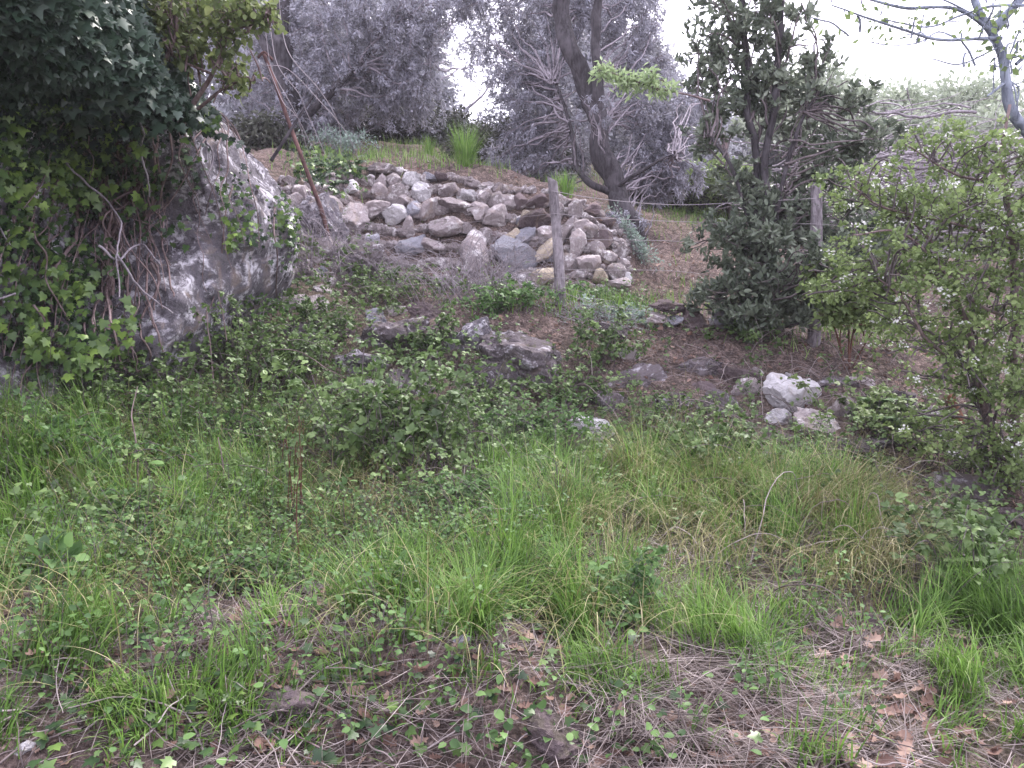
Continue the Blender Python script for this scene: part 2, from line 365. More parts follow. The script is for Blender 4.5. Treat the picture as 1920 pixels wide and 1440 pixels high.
def Hraw(x, y):
    sh = x.shape; x = x.ravel(); y = y.ravel(); z = np.zeros(len(x))
    for i in range(0, len(x), 20000):
        q = slice(i, i + 20000)
        r = np.sqrt((x[q, None] - AP[None, :, 0]) ** 2 + (y[q, None] - AP[None, :, 1]) ** 2)
        z[q] = _phi(r) @ _w[:nA] + _w[nA]
    far = np.clip((np.maximum(np.abs(x) - 14, np.maximum(y - 24, -y - 3)) / 14), 0, 1); far = far * far * (3 - 2 * far)
    zf = np.clip(3.2 + .05 * y - .03 * x, 0, 6) * np.clip((y + 10) / 20, 0, 1)
    z = z * (1 - far) + zf * far
    return z.reshape(sh)
def grow(a, st, end, k=1.12):
    r = [a]; s = st
    while abs(r[-1]) < end: r.append(r[-1] + math.copysign(s, end if a >= 0 or end < 0 else -1)); s *= k
    return r[1:]
gx = np.array(sorted([-q for q in grow(5, .07, 240)] + list(np.arange(-5, 5.01, .05)) + grow(5, .07, 240)))
gy = np.array(sorted([-q for q in grow(0, .15, 240)] + list(np.arange(0, 1, .08)) + list(np.arange(1, 9.5, .045)) + list(np.arange(9.5, 15, .1)) + grow(15, .14, 240)))
GX, GY = np.meshgrid(gx, gy)
GZ = Hraw(GX, GY)
_P = np.stack([GX, GY, GZ * 0], -1)
near = np.clip(1 - (np.hypot(GX, GY - 5) - 8) / 10, 0.15, 1)
GZ = GZ + near * (.07 * fbm(_P * 1.3, 3, 1) + .035 * fbm(_P * 5, 3, 4) + .014 * fbm(_P * 16, 2, 8)) * np.clip((GY - .8) / 1., 0, 1)
def gh(x, y):
    x = np.clip(x, gx[0] + .01, gx[-1] - .01); y = np.clip(y, gy[0] + .01, gy[-1] - .01)
    i = np.clip(np.searchsorted(gx, x) - 1, 0, len(gx) - 2); j = np.clip(np.searchsorted(gy, y) - 1, 0, len(gy) - 2)
    fx = (x - gx[i]) / (gx[i + 1] - gx[i]); fy = (y - gy[j]) / (gy[j + 1] - gy[j])
    return (GZ[j, i] * (1 - fx) + GZ[j, i + 1] * fx) * (1 - fy) + (GZ[j + 1, i] * (1 - fx) + GZ[j + 1, i + 1] * fx) * fy
_ds = np.geomspace(1.2, 60, 240)
def hit(px, py):
    """where the sight line of a photograph pixel meets the ground"""
    P = at(px, py, _ds); b = P[:, 2] < gh(P[:, 0], P[:, 1])
    i = int(np.argmax(b)) if b.any() else len(_ds) - 1
    q = P[i]; return np.array([q[0], q[1], float(gh(q[0], q[1]))])
def gp(x, y): return np.stack([x, y, gh(x, y)], -1)
GREEN = [(100,900,260,160,.9),(420,860,260,120,.9),(780,850,220,110,.7),(1000,1000,220,150,.7),(1350,930,260,130,.9),(1830,1250,160,160,.9),(1400,1150,200,120,.5),
         (560,640,160,120,.5),(900,300,200,30,.15),(1370,405,100,20,.6),(620,330,120,20,.3),(1150,620,60,60,.4),(200,1200,200,120,.2)]
ppx, ppy = pix(np.stack([GX, GY, GZ], -1))
vg = np.clip(blobs(np.clip(ppx, 60, 1850), ppy, GREEN), 0, 1); vg = np.where(GY < 1.0, .3, vg)
vg = np.where(GY > 15, .35, vg)
mb = MB(); nx, ny = len(gx), len(gy)
ii = (np.arange(ny - 1)[:, None] * nx + np.arange(nx - 1)[None]).ravel()
mb.add(np.stack([GX, GY, GZ], -1), np.stack([ii, ii + 1, ii + 1 + nx, ii + nx], -1), vg.ravel())
tag(mb.obj('ground', M['ground']), kind='structure')

# ------------------------------------------------------------------ rocks
def ico(sub):
    import bmesh
    bm = bmesh.new(); bmesh.ops.create_icosphere(bm, subdivisions=sub, radius=1)
    V = np.array([v.co[:] for v in bm.verts]); Fc = np.array([[v.index for v in f.verts] for f in bm.faces]); bm.free(); return V, Fc
ICO = {k: ico(k) for k in (3, 4, 5)}
def rot3(ax, an):
    ax = norm(np.asarray(ax, float)); K = np.array([[0, -ax[2], ax[1]], [ax[2], 0, -ax[0]], [-ax[1], ax[0], 0]])
    return np.eye(3) + math.sin(an) * K + (1 - math.cos(an)) * K @ K
def rock_v(size, seed, sub=3, nplane=13, rough=.05, roll=0., ang=1.):
    rg = np.random.default_rng(seed); V, Fc = ICO[sub]
    N = norm(rg.normal(size=(nplane, 3))); D = rg.uniform(.55, .92, nplane)
    dots = V @ N.T; r = np.where(dots > .05, D[None] / np.maximum(dots, .05), 9).min(1); r = np.minimum(r, 1.25)
    W = V * (r * ang + (1 - ang))[:, None]
    W = W * (1 + rough * fbm(V * 2.3 + seed * 3.1, 4, seed % 97) + rough * .5 * fbm(V * 7 + seed, 3, 5))[:, None]
    W = W * np.asarray(size) * .5 * 1.12
    return W @ rot3((0, 1, 0), roll).T, Fc
def rock(name, px, py, wpx, hpx, roll, mat, label, cat='stone', seed=0, depth=None, sub=4, deep=.8, sink=.15, group=None, rough=.06, dd=0):
    b = hit(px, py) if depth is None else at(px, py, depth)
    if depth is not None: b[2] = max(b[2], gh(b[0], b[1]) + .3 * hpx * depth / F)
    k = b[1] / F * 1.0
    W, Fc = rock_v((wpx * k, max(wpx, hpx) * k * deep, hpx * k), seed, sub, 14, rough, R(roll))
    c = b + np.array([0, sink * wpx * k + dd, 0])
    mb = MB(); mb.add(W + c, Fc); return tag(mb.obj(name, M[mat], None, c, sharp=True), label, cat, group)

# ---- the limestone cliff on the left
def rbf2(ctrl, c=60.):
    C = np.array(ctrl, float); K = np.sqrt(((C[:, None, :2] - C[None, :, :2]) ** 2).sum(-1) + c * c)
    A = np.zeros((len(C) + 1,) * 2); A[:-1, :-1] = K; A[:-1, -1] = 1; A[-1, :-1] = 1
    wv = np.linalg.solve(A, np.append(C[:, 2], 0))
    def f(x, y): return np.tensordot(np.sqrt((x[..., None] - C[:, 0]) ** 2 + (y[..., None] - C[:, 1]) ** 2 + c * c), wv[:-1], 1) + wv[-1]
    return f
cliffd = rbf2([(-700,0,3.2),(-700,800,3.6),(-200,0,3.5),(-200,400,3.8),(-200,800,4.0),(0,0,3.6),(0,150,3.7),(0,400,4.2),(0,600,4.2),(0,780,4.1),(200,0,3.9),(200,150,4.1),(150,330,4.9),(200,450,5.1),
  (120,560,4.6),(250,620,4.6),(300,690,4.75),(330,560,4.8),(330,420,5.2),(300,300,4.9),(400,330,5.3),(450,420,5.4),(490,300,5.8),(520,420,5.7),(540,520,5.9),(450,600,5.6),(400,650,5.3),(380,720,5.4),
  (400,150,5.4),(300,100,4.8),(450,0,6.2),(200,800,4.6),(450,800,5.6),(0,900,3.7),(500,800,6)])
rows = np.linspace(-260, 860, 260)
xr = np.interp(rows, [-260, 0, 200, 250, 300, 345, 400, 450, 520, 580, 640, 700, 860], [250, 300, 372, 448, 492, 530, 562, 566, 556, 530, 460, 400, 380])
ss = np.linspace(0, 1, 240); back = 60
U = np.zeros((len(rows), len(ss) + back)); Dd = np.zeros_like(U)
for j, s_ in enumerate(ss): U[:, j] = -700 + (xr + 700) * s_
PY = np.repeat(rows[:, None], U.shape[1], 1)
edge = np.clip((ss - .93) / .07, 0, 1) ** 2.2
for j in range(back): U[:, len(ss) + j] = xr - 1.1 * j
Dd[:, :len(ss)] = cliffd(U[:, :len(ss)], PY[:, :len(ss)]) + .45 * edge[None] + np.clip((-rows[:, None] - 60) / 200, 0, 1) * 1.5
for j in range(back): Dd[:, len(ss) + j] = Dd[:, len(ss) - 1] + .02 + .05 * j
CV = at(U, PY, Dd)
nb_ = fbm(CV * 1.5, 5, 21); rd = 1 - np.abs(fbm(CV * np.array([2.2, 2.2, 1.0]), 4, 33))
off = .13 * nb_ + .10 * (rd - .6) + .045 * fbm(CV * 7, 4, 41) + .10 * np.floor(2.5 * vn(CV * np.array([1.6, 1.6, 2.2]) + .3 * fbm(CV * 3, 2, 3)[..., None], 55)) / 2.5
CV = CV + off[..., None] * np.array([.45, -.85, .2])
# flat crown behind the top edge so the block is solid
nr, ncol = U.shape
mb = MB(); ii = (np.arange(nr - 1)[:, None] * ncol + np.arange(ncol - 1)[None]).ravel()
mb.add(CV, np.stack([ii, ii + 1, ii + 1 + ncol, ii + ncol], -1)[:, ::-1])
top = CV[0][:len(ss)]; lay = [top]
for k in range(1, 9): lay.append(top + np.array([-.05 * k, .45 * k, .05 * math.sin(k)]))
T_ = np.stack(lay); ii = (np.arange(8)[:, None] * len(ss) + np.arange(len(ss) - 1)[None]).ravel()
mb.add(T_, np.stack([ii, ii + 1, ii + 1 + len(ss), ii + len(ss)], -1))
cliff = tag(mb.obj('cliff', M['cliff']), 'tall pale and dark limestone outcrop under ivy on the left', 'rock face', kind='structure')
def cliffpt(px, py, out=.05):
    px = np.asarray(px, float); py = np.asarray(py, float)
    j = np.clip(np.searchsorted(rows, py), 0, nr - 1); s_ = (px + 700) / (xr[j] + 700)
    i = np.clip((s_ * (len(ss) - 1)).astype(int), 0, len(ss) - 1)
    return CV[j, i] + out_(out) * np.array([.25, -.95, .1])
def out_(o): return np.asarray(o, float)[..., None] if np.ndim(o) else o

# ---- dry stone wall
WS = [(725,337,48,11,3,0),(717,357,24,20,0,0),(740,361,28,22,20,0),(756,351,22,16,0,0),(777,365,29,23,0,3),(660,357,28,19,0,3),(794,384,30,24,-20,3),(844,380,30,28,0,0),
 (879,388,34,17,-8,3),(717,382,40,32,0,0),(748,405,38,34,0,0),(758,378,36,17,-10,0),(700,403,56,20,-12,0),(781,405,28,22,0,2),(808,415,22,36,20,0),(858,409,50,17,8,0),
 (667,436,60,40,0,0),(740,434,40,25,0,3),(769,449,20,30,0,0),(787,426,32,26,0,0),(842,440,54,26,-8,0),(812,470,34,20,0,0),(777,476,48,32,-10,2),(696,474,32,16,-20,2),
 (829,345,26,15,-10,4),(806,348,24,16,0,2),(1008,383,32,17,-28,4),(1004,423,50,26,-36,4),(983,433,28,23,-20,1),(1021,446,42,21,-18,0),(979,469,44,26,-45,2),(1004,462,30,22,-60,0),
 (1025,477,26,28,-40,2),(1021,505,46,27,-50,1),(1021,538,50,22,-8,1),(955,495,72,54,-10,2),(890,488,56,50,0,0),(1081,409,36,22,-60,0),(1077,440,42,29,-8,0),(1112,412,34,17,-20,4),
 (1063,469,26,38,30,0),(1082,482,26,42,0,0),(1100,462,34,28,0,0),(1120,480,31,21,15,0),(1100,517,38,36,0,0),(1136,505,32,19,-15,0),(1132,455,36,22,-40,4),(1163,467,30,21,-15,0),
 (1165,492,24,28,0,0),(1151,522,30,22,-20,0),(1123,537,34,22,0,1),(1158,541,36,20,0,0),(1067,515,24,36,0,0),(905,400,36,26,0,0),(935,392,30,30,20,0),(930,430,40,26,-15,0),
 (955,405,32,28,-30,0),(975,390,30,20,-40,4),(900,440,36,24,0,0),(910,462,30,20,0,0),(960,448,28,20,-10,1),(870,462,30,20,0,0),(1045,425,24,30,-20,0),(1050,400,28,20,-30,0),
 (1098,437,18,16,0,0),(1140,430,24,16,-20,4),(1110,440,20,18,0,0),(625,400,30,24,0,0),(640,420,26,20,0,0),(610,440,34,28,0,0),(600,480,40,30,0,0),(640,480,36,28,0,0),(570,380,30,24,0,0),(545,350,26,20,0,0)]
wm = ['wallstone', 'ochre', 'bluestone', 'whitestone', 'darkstone']
occ = [(a, b, .5 * max(c, d)) for a, b, c, d, e, f in WS]
def inwall(x, y):
    t_ = np.interp(x, [520, 640, 740, 860, 1000, 1110, 1180], [340, 335, 330, 342, 365, 395, 455])
    b_ = np.interp(x, [520, 640, 740, 880, 1060, 1180], [520, 540, 530, 545, 562, 552])
    return t_ + 5 < y < b_
rw = random.Random(5)
for k in range(14000):
    x = rw.uniform(525, 1180); y = rw.uniform(330, 560); r = rw.uniform(4, 9.5)
    if inwall(x, y) and all((x - a) ** 2 + (y - b) ** 2 > (.47 * (r + c)) ** 2 for a, b, c in occ): 
        occ.append((x, y, r)); WS.append((x, y, r * 2.1, r * rw.uniform(1.2, 1.8), rw.uniform(-45, 30), rw.choice([0, 0, 0, 0, 0, 1, 2, 3, 4])))
wallt = thing('dry_stone_wall', 'tumbled dry stone terrace wall of grey and ochre stones behind the wooden post', 'wall', hit(900, 550))
WS.sort(key=lambda q: -q[2] * q[3])
rest = MB()
for k, (x, y, a, b, ro, mi) in enumerate(WS):
    p = hit(x, y); kk = p[1] / F
    W, Fc = rock_v((a * kk * 1.04, max(a, b) * kk * .9, b * kk * 1.25), 100 + k, 4 if k < 100 else 3, 9, .09, R(ro))
    W = W @ rot3((0, 0, 1), rw.uniform(-.4, .4)).T
    c = p + np.array([0, -.16, .05]) * a * kk
    if k < 100:
        q = MB(); q.add(W + c, Fc); q.obj('stone', M[wm[mi]], wallt, sharp=True)
    else: rest.add(W + c, Fc)
tag(rest.obj('small_stones', M['wallstone'], wallt, sharp=True), kind='stuff')

# ---- boulders and loose stones
for a in [
 ('boulder', 965, 692, 190, 125, 18, 'bedrock', 'large purplish boulder half buried in the bank below the wooden post', 'boulder', 92, .9, .08),
 ('boulder', 915, 735, 90, 90, 50, 'bedrock', 'grey lichened boulder wedged under the large purplish boulder', 'boulder', 12, .8, .1),
 ('boulder', 1486, 752, 86, 84, 40, 'whitestone', 'white rock with a dark moss patch in the right hand bank', 'boulder', 13, .7, -.25),
 ('boulder', 1524, 802, 92, 62, 25, 'wallstone', 'pale cracked rock just below the white mossy rock', 'boulder', 14, .7, -.2),
 ('boulder', 1455, 793, 52, 34, 0, 'whitestone', 'smaller pale rock lower left of the white mossy rock', 'boulder', 15, .7, -.1),
 ('boulder', 1545, 850, 60, 50, 0, 'darkstone', 'brown rounded rock under the pale cracked rock', 'boulder', 16, .7, -.2),
 ('boulder', 1645, 765, 110, 76, -15, 'bedrock', 'dark pitted rock above the fern in the right hand bank', 'boulder', 17, .7, -.1),
 ('boulder', 1620, 728, 70, 26, 0, 'wallstone', 'flat grey rock lying on the leaf litter above the dark pitted rock', 'boulder', 18, .7, .2),
 ('stone', 1484, 712, 22, 18, 10, 'whitestone', 'small white stone highest above the mossy white rock', 'stone', 19, .8, .2),
 ('stone', 1455, 722, 24, 17, 0, 'whitestone', 'small pale stone upper left of the mossy white rock', 'stone', 20, .8, .2),
 ('stone', 1512, 722, 28, 22, 30, 'wallstone', 'small grey stone upper right of the mossy white rock', 'stone', 21, .8, .2),
 ('stone', 1418, 708, 22, 26, -20, 'wallstone', 'upright pinkish stone at the top of the twig filled bank', 'stone', 22, .8, .2),
 ('stone', 1103, 808, 76, 54, 12, 'whitestone', 'bright white stone lying in the grass below the bank', 'stone', 23, .8, -.3),
 ('stone', 1258, 576, 70, 26, 5, 'darkstone', 'brown slab topping the low stone row', 'stone', 24, .8, .1, 6.55),
 ('stone', 1236, 597, 42, 24, 0, 'wallstone', 'grey stone at the left end of the low stone row', 'stone', 25, .8, .1, 6.55),
 ('stone', 1267, 600, 32, 20, -15, 'bluestone', 'small bluish stone second from the left in the low row', 'stone', 26, .8, .1, 6.55),
 ('stone', 1305, 606, 48, 40, 0, 'darkstone', 'round dark brown stone in the middle of the low row', 'stone', 27, .8, .1, 6.55),
 ('stone', 1367, 606, 66, 40, 14, 'bluestone', 'pointed blue grey stone at the right end of the low row', 'stone', 28, .8, .1, 6.55),
 ('stone', 1337, 602, 20, 16, 0, 'whitestone', 'tiny pale stone wedged beside the pointed blue grey stone', 'stone', 29, .8, .1, 6.55),
 ('boulder', 665, 700, 130, 56, -12, 'cliff', 'flat pale rock ledge above a dark gap among brambles', 'boulder', 30, .8, .2),
 ('boulder', 715, 650, 130, 76, -20, 'bedrock', 'grey rock above the flat pale ledge', 'boulder', 31, .8, .2),
 ('boulder', 650, 745, 130, 46, 0, 'bedrock', 'low grey rock under the dark gap among brambles', 'boulder', 44, .8, .2),
 ('boulder', 632, 632, 66, 52, 0, 'darkstone', 'round dark boulder in shade right of the cliff foot', 'boulder', 32, .8, .2),
 ('boulder', 560, 578, 62, 50, 0, 'wallstone', 'pinkish rounded stone beside the cliff foot', 'boulder', 33, .8, .2),
 ('boulder', 592, 582, 40, 60, 0, 'wallstone', 'upright mossy stone touching the pinkish rounded stone', 'boulder', 34, .8, .2),
 ('boulder', 600, 548, 50, 36, 20, 'wallstone', 'grey stone resting above the upright mossy stone', 'boulder', 35, .8, .2),
 ('boulder', 700, 600, 40, 34, 0, 'bluestone', 'left of two grey stones in the hollow under the wall', 'boulder', 36, .8, .2),
 ('boulder', 738, 592, 44, 36, 0, 'wallstone', 'right of two grey stones in the hollow under the wall', 'boulder', 37, .8, .2),
 ('stone', 180, 1116, 58, 30, 0, 'ochre', 'tan stone in the grass near the lower left corner', 'stone', 38, .8, .0),
 ('boulder', 520, 1335, 130, 70, 0, 'darkstone', 'grey rock under ivy stems at the bottom edge', 'boulder', 39, .8, .1),
 ('boulder', 1040, 1400, 150, 90, 20, 'darkstone', 'purple brown rock behind hanging dry stems at the bottom', 'boulder', 40, .8, .1),
 ('stone', 46, 1422, 40, 26, 0, 'whitestone', 'white chip of stone in the bottom left corner', 'stone', 41, .8, .0),
 ('stone', 868, 1207, 34, 22, 0, 'bluestone', 'small bluish stone among the dry stalks in the middle foreground', 'stone', 42, .8, .0),
 ('boulder', 1768, 1004, 66, 40, 0, 'wallstone', 'flat tan stone in the dark soil on the right', 'boulder', 43, .8, .1),
 ('stone', 1640, 1172, 56, 40, 0, 'darkstone', 'low grey stone under dry grass above the oak leaves', 'stone', 45, .8, .0),
 ('boulder', 1180, 690, 60, 50, 10, 'wallstone', 'buried stone in the bare earth bank below the low row', 'boulder', 46, .6, .3),
 ('boulder', 1320, 740, 50, 40, 30, 'darkstone', 'dark stone among the dead brambles left of the white rocks', 'boulder', 47, .6, .3),
 ('boulder', 850, 650, 90, 70, 30, 'darkstone', 'dark rock in the bank left of the large purplish boulder', 'boulder', 60, .6, .2),
 ('boulder', 1210, 735, 120, 80, -10, 'bedrock', 'broken grey bedrock in the bank behind the dry grass', 'boulder', 61, .6, .3),
 ('boulder', 1390, 720, 90, 60, 10, 'darkstone', 'brown bedrock lump below the pointed blue grey stone', 'boulder', 62, .6, .1),
 ('boulder', 592, 440, 110, 150, -12, 'cliff', 'tall grey bedrock where the stone wall meets the cliff', 'boulder', 92, .7, .15),
 ('boulder', 655, 515, 130, 80, -16, 'bedrock', 'grey bedrock under the lower left end of the stone wall', 'boulder', 84, .7, .1),
 ('boulder', 545, 515, 80, 90, 10, 'bedrock', 'dark bedrock between the cliff edge and the wall end', 'boulder', 93, .7, .1),
 ('boulder', 1800, 925, 150, 70, -8, 'bedrock', 'dark shelf of rock over the hollow at the right', 'boulder', 94, .8, .0),
 ('boulder', 1890, 985, 90, 60, 8, 'darkstone', 'dark brown stone at the right edge below the rock shelf', 'boulder', 95, .8, .0),
 ('boulder', 1690, 960, 80, 50, 0, 'bedrock', 'shaded stone left of the flat tan stone in the dark soil', 'boulder', 96, .8, .1),
 ('boulder', 885, 660, 90, 90, 50, 'cliff', 'lichened bedrock face at the left end of the large purplish boulder', 'boulder', 71, .7, .1),
 ('boulder', 1255, 770, 80, 50, -10, 'bedrock', 'dark stone in the broken bank above the sedge tussocks', 'boulder', 72, .7, .0),
 ('boulder', 1350, 775, 90, 56, 14, 'bedrock', 'cracked dark stone left of the smaller pale rock', 'boulder', 73, .7, .0),
 ('boulder', 1400, 745, 60, 44, -20, 'wallstone', 'grey angular stone left of the white mossy rock', 'boulder', 74, .7, .0),
 ('boulder', 1600, 850, 90, 50, -6, 'bedrock', 'low dark stone right of the brown rounded rock', 'boulder', 75, .7, .0),
 ('boulder', 1590, 775, 60, 44, 20, 'wallstone', 'grey block between the pale cracked rock and the fern', 'boulder', 76, .7, .0),
 ('boulder', 1740, 800, 80, 50, 0, 'bedrock', 'dark stone under the trailing hawthorn twigs', 'boulder', 77, .7, .0),
 ('boulder', 1130, 760, 70, 60, -20, 'bedrock', 'shaded bedrock lump right of the nettles', 'boulder', 78, .7, .1),
 ('boulder', 1300, 700, 90, 44, -8, 'bedrock', 'flat bedrock ledge in the bank under the round dark brown stone', 'boulder', 65, .6, .2),
 ('boulder', 1160, 640, 70, 40, 10, 'bedrock', 'low bedrock knob in the bank under the silvery shrub', 'boulder', 66, .6, .2),
 ('boulder', 1440, 840, 80, 46, -10, 'darkstone', 'dark stone at the foot of the bank below the pale rocks', 'boulder', 67, .6, .0),
 ('boulder', 780, 740, 110, 60, 12, 'bedrock', 'mossy bedrock between the pale ledge and the purplish boulder', 'boulder', 68, .6, .2),
 ('boulder', 560, 640, 90, 70, -20, 'bedrock', 'dark bedrock step at the right foot of the cliff', 'boulder', 69, .6, .2),
 ('boulder', 1580, 720, 70, 30, 6, 'bedrock', 'thin bedrock slab on the litter right of the small white stones', 'boulder', 70, .6, .1),
 ('boulder', 1700, 840, 120, 70, 0, 'darkstone', 'dark bedrock shelf under the hawthorn', 'boulder', 63, .6, .2),
 ('boulder', 800, 600, 90, 60, 0, 'darkstone', 'shaded rock in the hollow beneath the dead grey shrub', 'boulder', 64, .6, .2),
 ('boulder', 1100, 740, 60, 60, 10, 'darkstone', 'dark rock at the foot of the bank behind the nettles', 'boulder', 48, .6, .3),
 ('boulder', 700, 247, 60, 30, -10, 'cliff', 'low dark rock on the upper terrace under the olives', 'boulder', 49, .8, .1),
 ('boulder', 765, 268, 46, 50, -50, 'cliff', 'pointed lilac rock on the upper terrace under the olives', 'boulder', 50, .8, .1),
 ('boulder', 735, 268, 40, 30, 0, 'cliff', 'small rock between the two upper terrace rocks', 'boulder', 51, .8, .1)]:
    rock(a[0], a[1], a[2], a[3], a[4], a[5], a[6], a[7], a[8], a[9], a[12] if len(a) > 12 else None, 5 if a[3] > 70 else 4, a[10], a[11], rough=.15)

# ------------------------------------------------------------------ hazy air
hm = bpy.data.materials.new('haze'); hm.use_nodes = True; ht = hm.node_tree; ht.nodes.clear()
ho = ht.nodes.new('ShaderNodeOutputMaterial'); hv = ht.nodes.new('ShaderNodeVolumePrincipled')
hv.inputs['Color'].default_value = (.90, .88, 1, 1); hv.inputs['Density'].default_value = .0016; hv.inputs['Anisotropy'].default_value = .3
ht.links.new(hv.outputs[0], ho.inputs['Volume'])
mb = MB(); X0, X1, Y0, Y1, Z0, Z1 = -320, 320, -320, 320, min(-1.5, float(GZ.min()) - 1), 14
mb.add([[x, y, z] for z in (Z0, Z1) for y in (Y0, Y1) for x in (X0, X1)], [[0, 2, 3, 1], [4, 5, 7, 6], [0, 1, 5, 4], [2, 6, 7, 3], [0, 4, 6, 2], [1, 3, 7, 5]])
tag(mb.obj('haze', hm, flat=True), 'thin pale lilac haze in the air between the trees', 'haze', kind='stuff')
cy.volume_bounces = 1

# ------------------------------------------------------------------ fence, pole, wires
def post(parent, px, pyb, pyt, d, wpx, lean, seed, topx):
    B = at(px, pyb, d); T = at(topx, pyt, d); B = B - (T - B) * .08
    r = wpx * d / F / 2; P = smooth([B, (B + T) / 2 + [.008, 0, 0], T], 40); k = 20
    ang = np.arange(k) * 2 * np.pi / k; V = []
    for i, p in enumerate(P):
        rr = r * (1.08 - .16 * i / 39) * (1 + .10 * fbm(np.stack([np.cos(ang) * 2.2, np.sin(ang) * 2.2, np.full(k, i * .05)], -1), 3, seed) - .14 * np.exp(-((np.sin((ang - 1.0 - 3.7) / 2)) ** 2) * 160))
        V.append(np.stack([p[0] + rr * np.cos(ang), p[1] + rr * np.sin(ang), np.full(k, p[2]) + (.02 * np.cos(ang - seed) if i == 39 else 0)], -1))
    q = MB(); ii = (np.arange(39)[:, None] * k + np.arange(k)[None]); jj = (np.arange(39)[:, None] * k + (np.arange(k)[None] + 1) % k)
    q.add(np.stack(V), np.stack([ii, jj, jj + k, ii + k], -1).reshape(-1, 4)); q.f.append(np.array([[39 * k + i for i in range(k)]]))
    q.obj('post', M['post'], parent)
    return B, T
b1 = hit(1050, 580); b2 = hit(1526, 655)
d1, d2 = b1[1], b2[1]
fence = thing('wire_fence', 'weathered wooden post and wire fence crossing the slope above the bank', 'fence', b1)
post(fence, 1052, 582, 336, d1, 19, 0, 3, 1036); post(fence, 1526, 655, 345, d2, 22, 0, 8, 1531)
def wire(parent, pts, r=.0016, name='wire'):
    P = smooth([at(*p) for p in pts], 60)[None]; q = MB(); tubes(q, P, np.full((1, 60), r), 5); q.obj(name, M['wire'], parent)
for (ya, ym, yb, r) in ((358, 384, 372, .0026), (400, 415, 420, .0022), (446, 452, 470, .002), (505, 508, 540, .002), (545, 590, 625, .002)):
    xs = lambda y: 1036 + 16 * (y - 336) / 246
    wire(fence, [(xs(ya) - 2, ya, d1 - .06), (1120, ya + (ym - ya) * .55, d1 - .2), (1260, ym, (d1 + d2) / 2), (1400, (ym + yb) / 2 + 1, d2 + .25), (1529, yb, d2 - .06)], r)
for (ya, yl, x0) in ((400, 430, 560), (446, 407, 560), (462, 500, 600), (510, 540, 640)):
    xs = 1036 + 16 * (ya - 336) / 246
    wire(fence, [(xs, ya, d1 - .06), (900, (ya * 2 + yl) / 3 + 5, d1 + .2), (760, (ya + 2 * yl) / 3 + 4, d1 + .1), (x0, yl, d1 + .1)], .0013)
for (yb, ye) in ((420, 412), (540, 560), (600, 640)):
    wire(fence, [(1529, yb, d2 - .06), (1700, (yb + ye) / 2 + 12, d2), (1960, ye, d2 + .2)], .0014)

pole = thing('rusty_pole', 'thin rusty iron pole leaning left above the stone wall with loose wires', 'pole', at(598, 395, 7.4))
q = MB(); tubes(q, smooth([at(620, 470, 7.35), at(606, 405, 7.4), at(575, 320, 7.5), at(540, 225, 7.6), at(514, 150, 7.7), at(494, 100, 7.75)], 40)[None], np.linspace(.022, .018, 40)[None], 10, cap=True)
q.obj('pipe', M['rust'], pole)
q = MB(); tubes(q, smooth([at(484, 108, 7.72), at(494, 98, 7.68), at(503, 104, 7.7), at(511, 112, 7.75)], 12)[None], np.full((1, 12), .012), 8, cap=True); q.obj('bracket', M['rust'], pole)
for pts in ([(522, -20, 7.4), (530, 60, 7.4), (548, 110, 7.3), (600, 170, 7.3), (634, 230, 7.4), (640, 290, 7.6)],
            [(505, 40, 7.5), (520, 120, 7.4), (560, 175, 7.4), (575, 210, 7.5), (610, 290, 7.6)],
            [(498, 60, 7.5), (510, 130, 7.5), (548, 200, 7.5), (590, 285, 7.7)],
            [(497, 122, 7.7), (540, 130, 7.5), (600, 190, 7.4), (650, 250, 7.5), (672, 300, 7.9)],
            [(500, 118, 7.7), (530, 190, 7.6), (556, 220, 7.6), (580, 290, 7.8)]):
    wire(pole, pts, .0032)
q = MB(); tubes(q, smooth([at(508, 302, 7.5), at(530, 268, 7.5), at(560, 220, 7.55), at(602, 160, 7.6)], 24)[None], np.linspace(.018, .010, 24)[None], 7, cap=True)
tag(q.obj('stake', M['olivebark'], None, at(508, 302, 7.5)), 'dark broken stick leaning right across the rusty pole', 'stick')

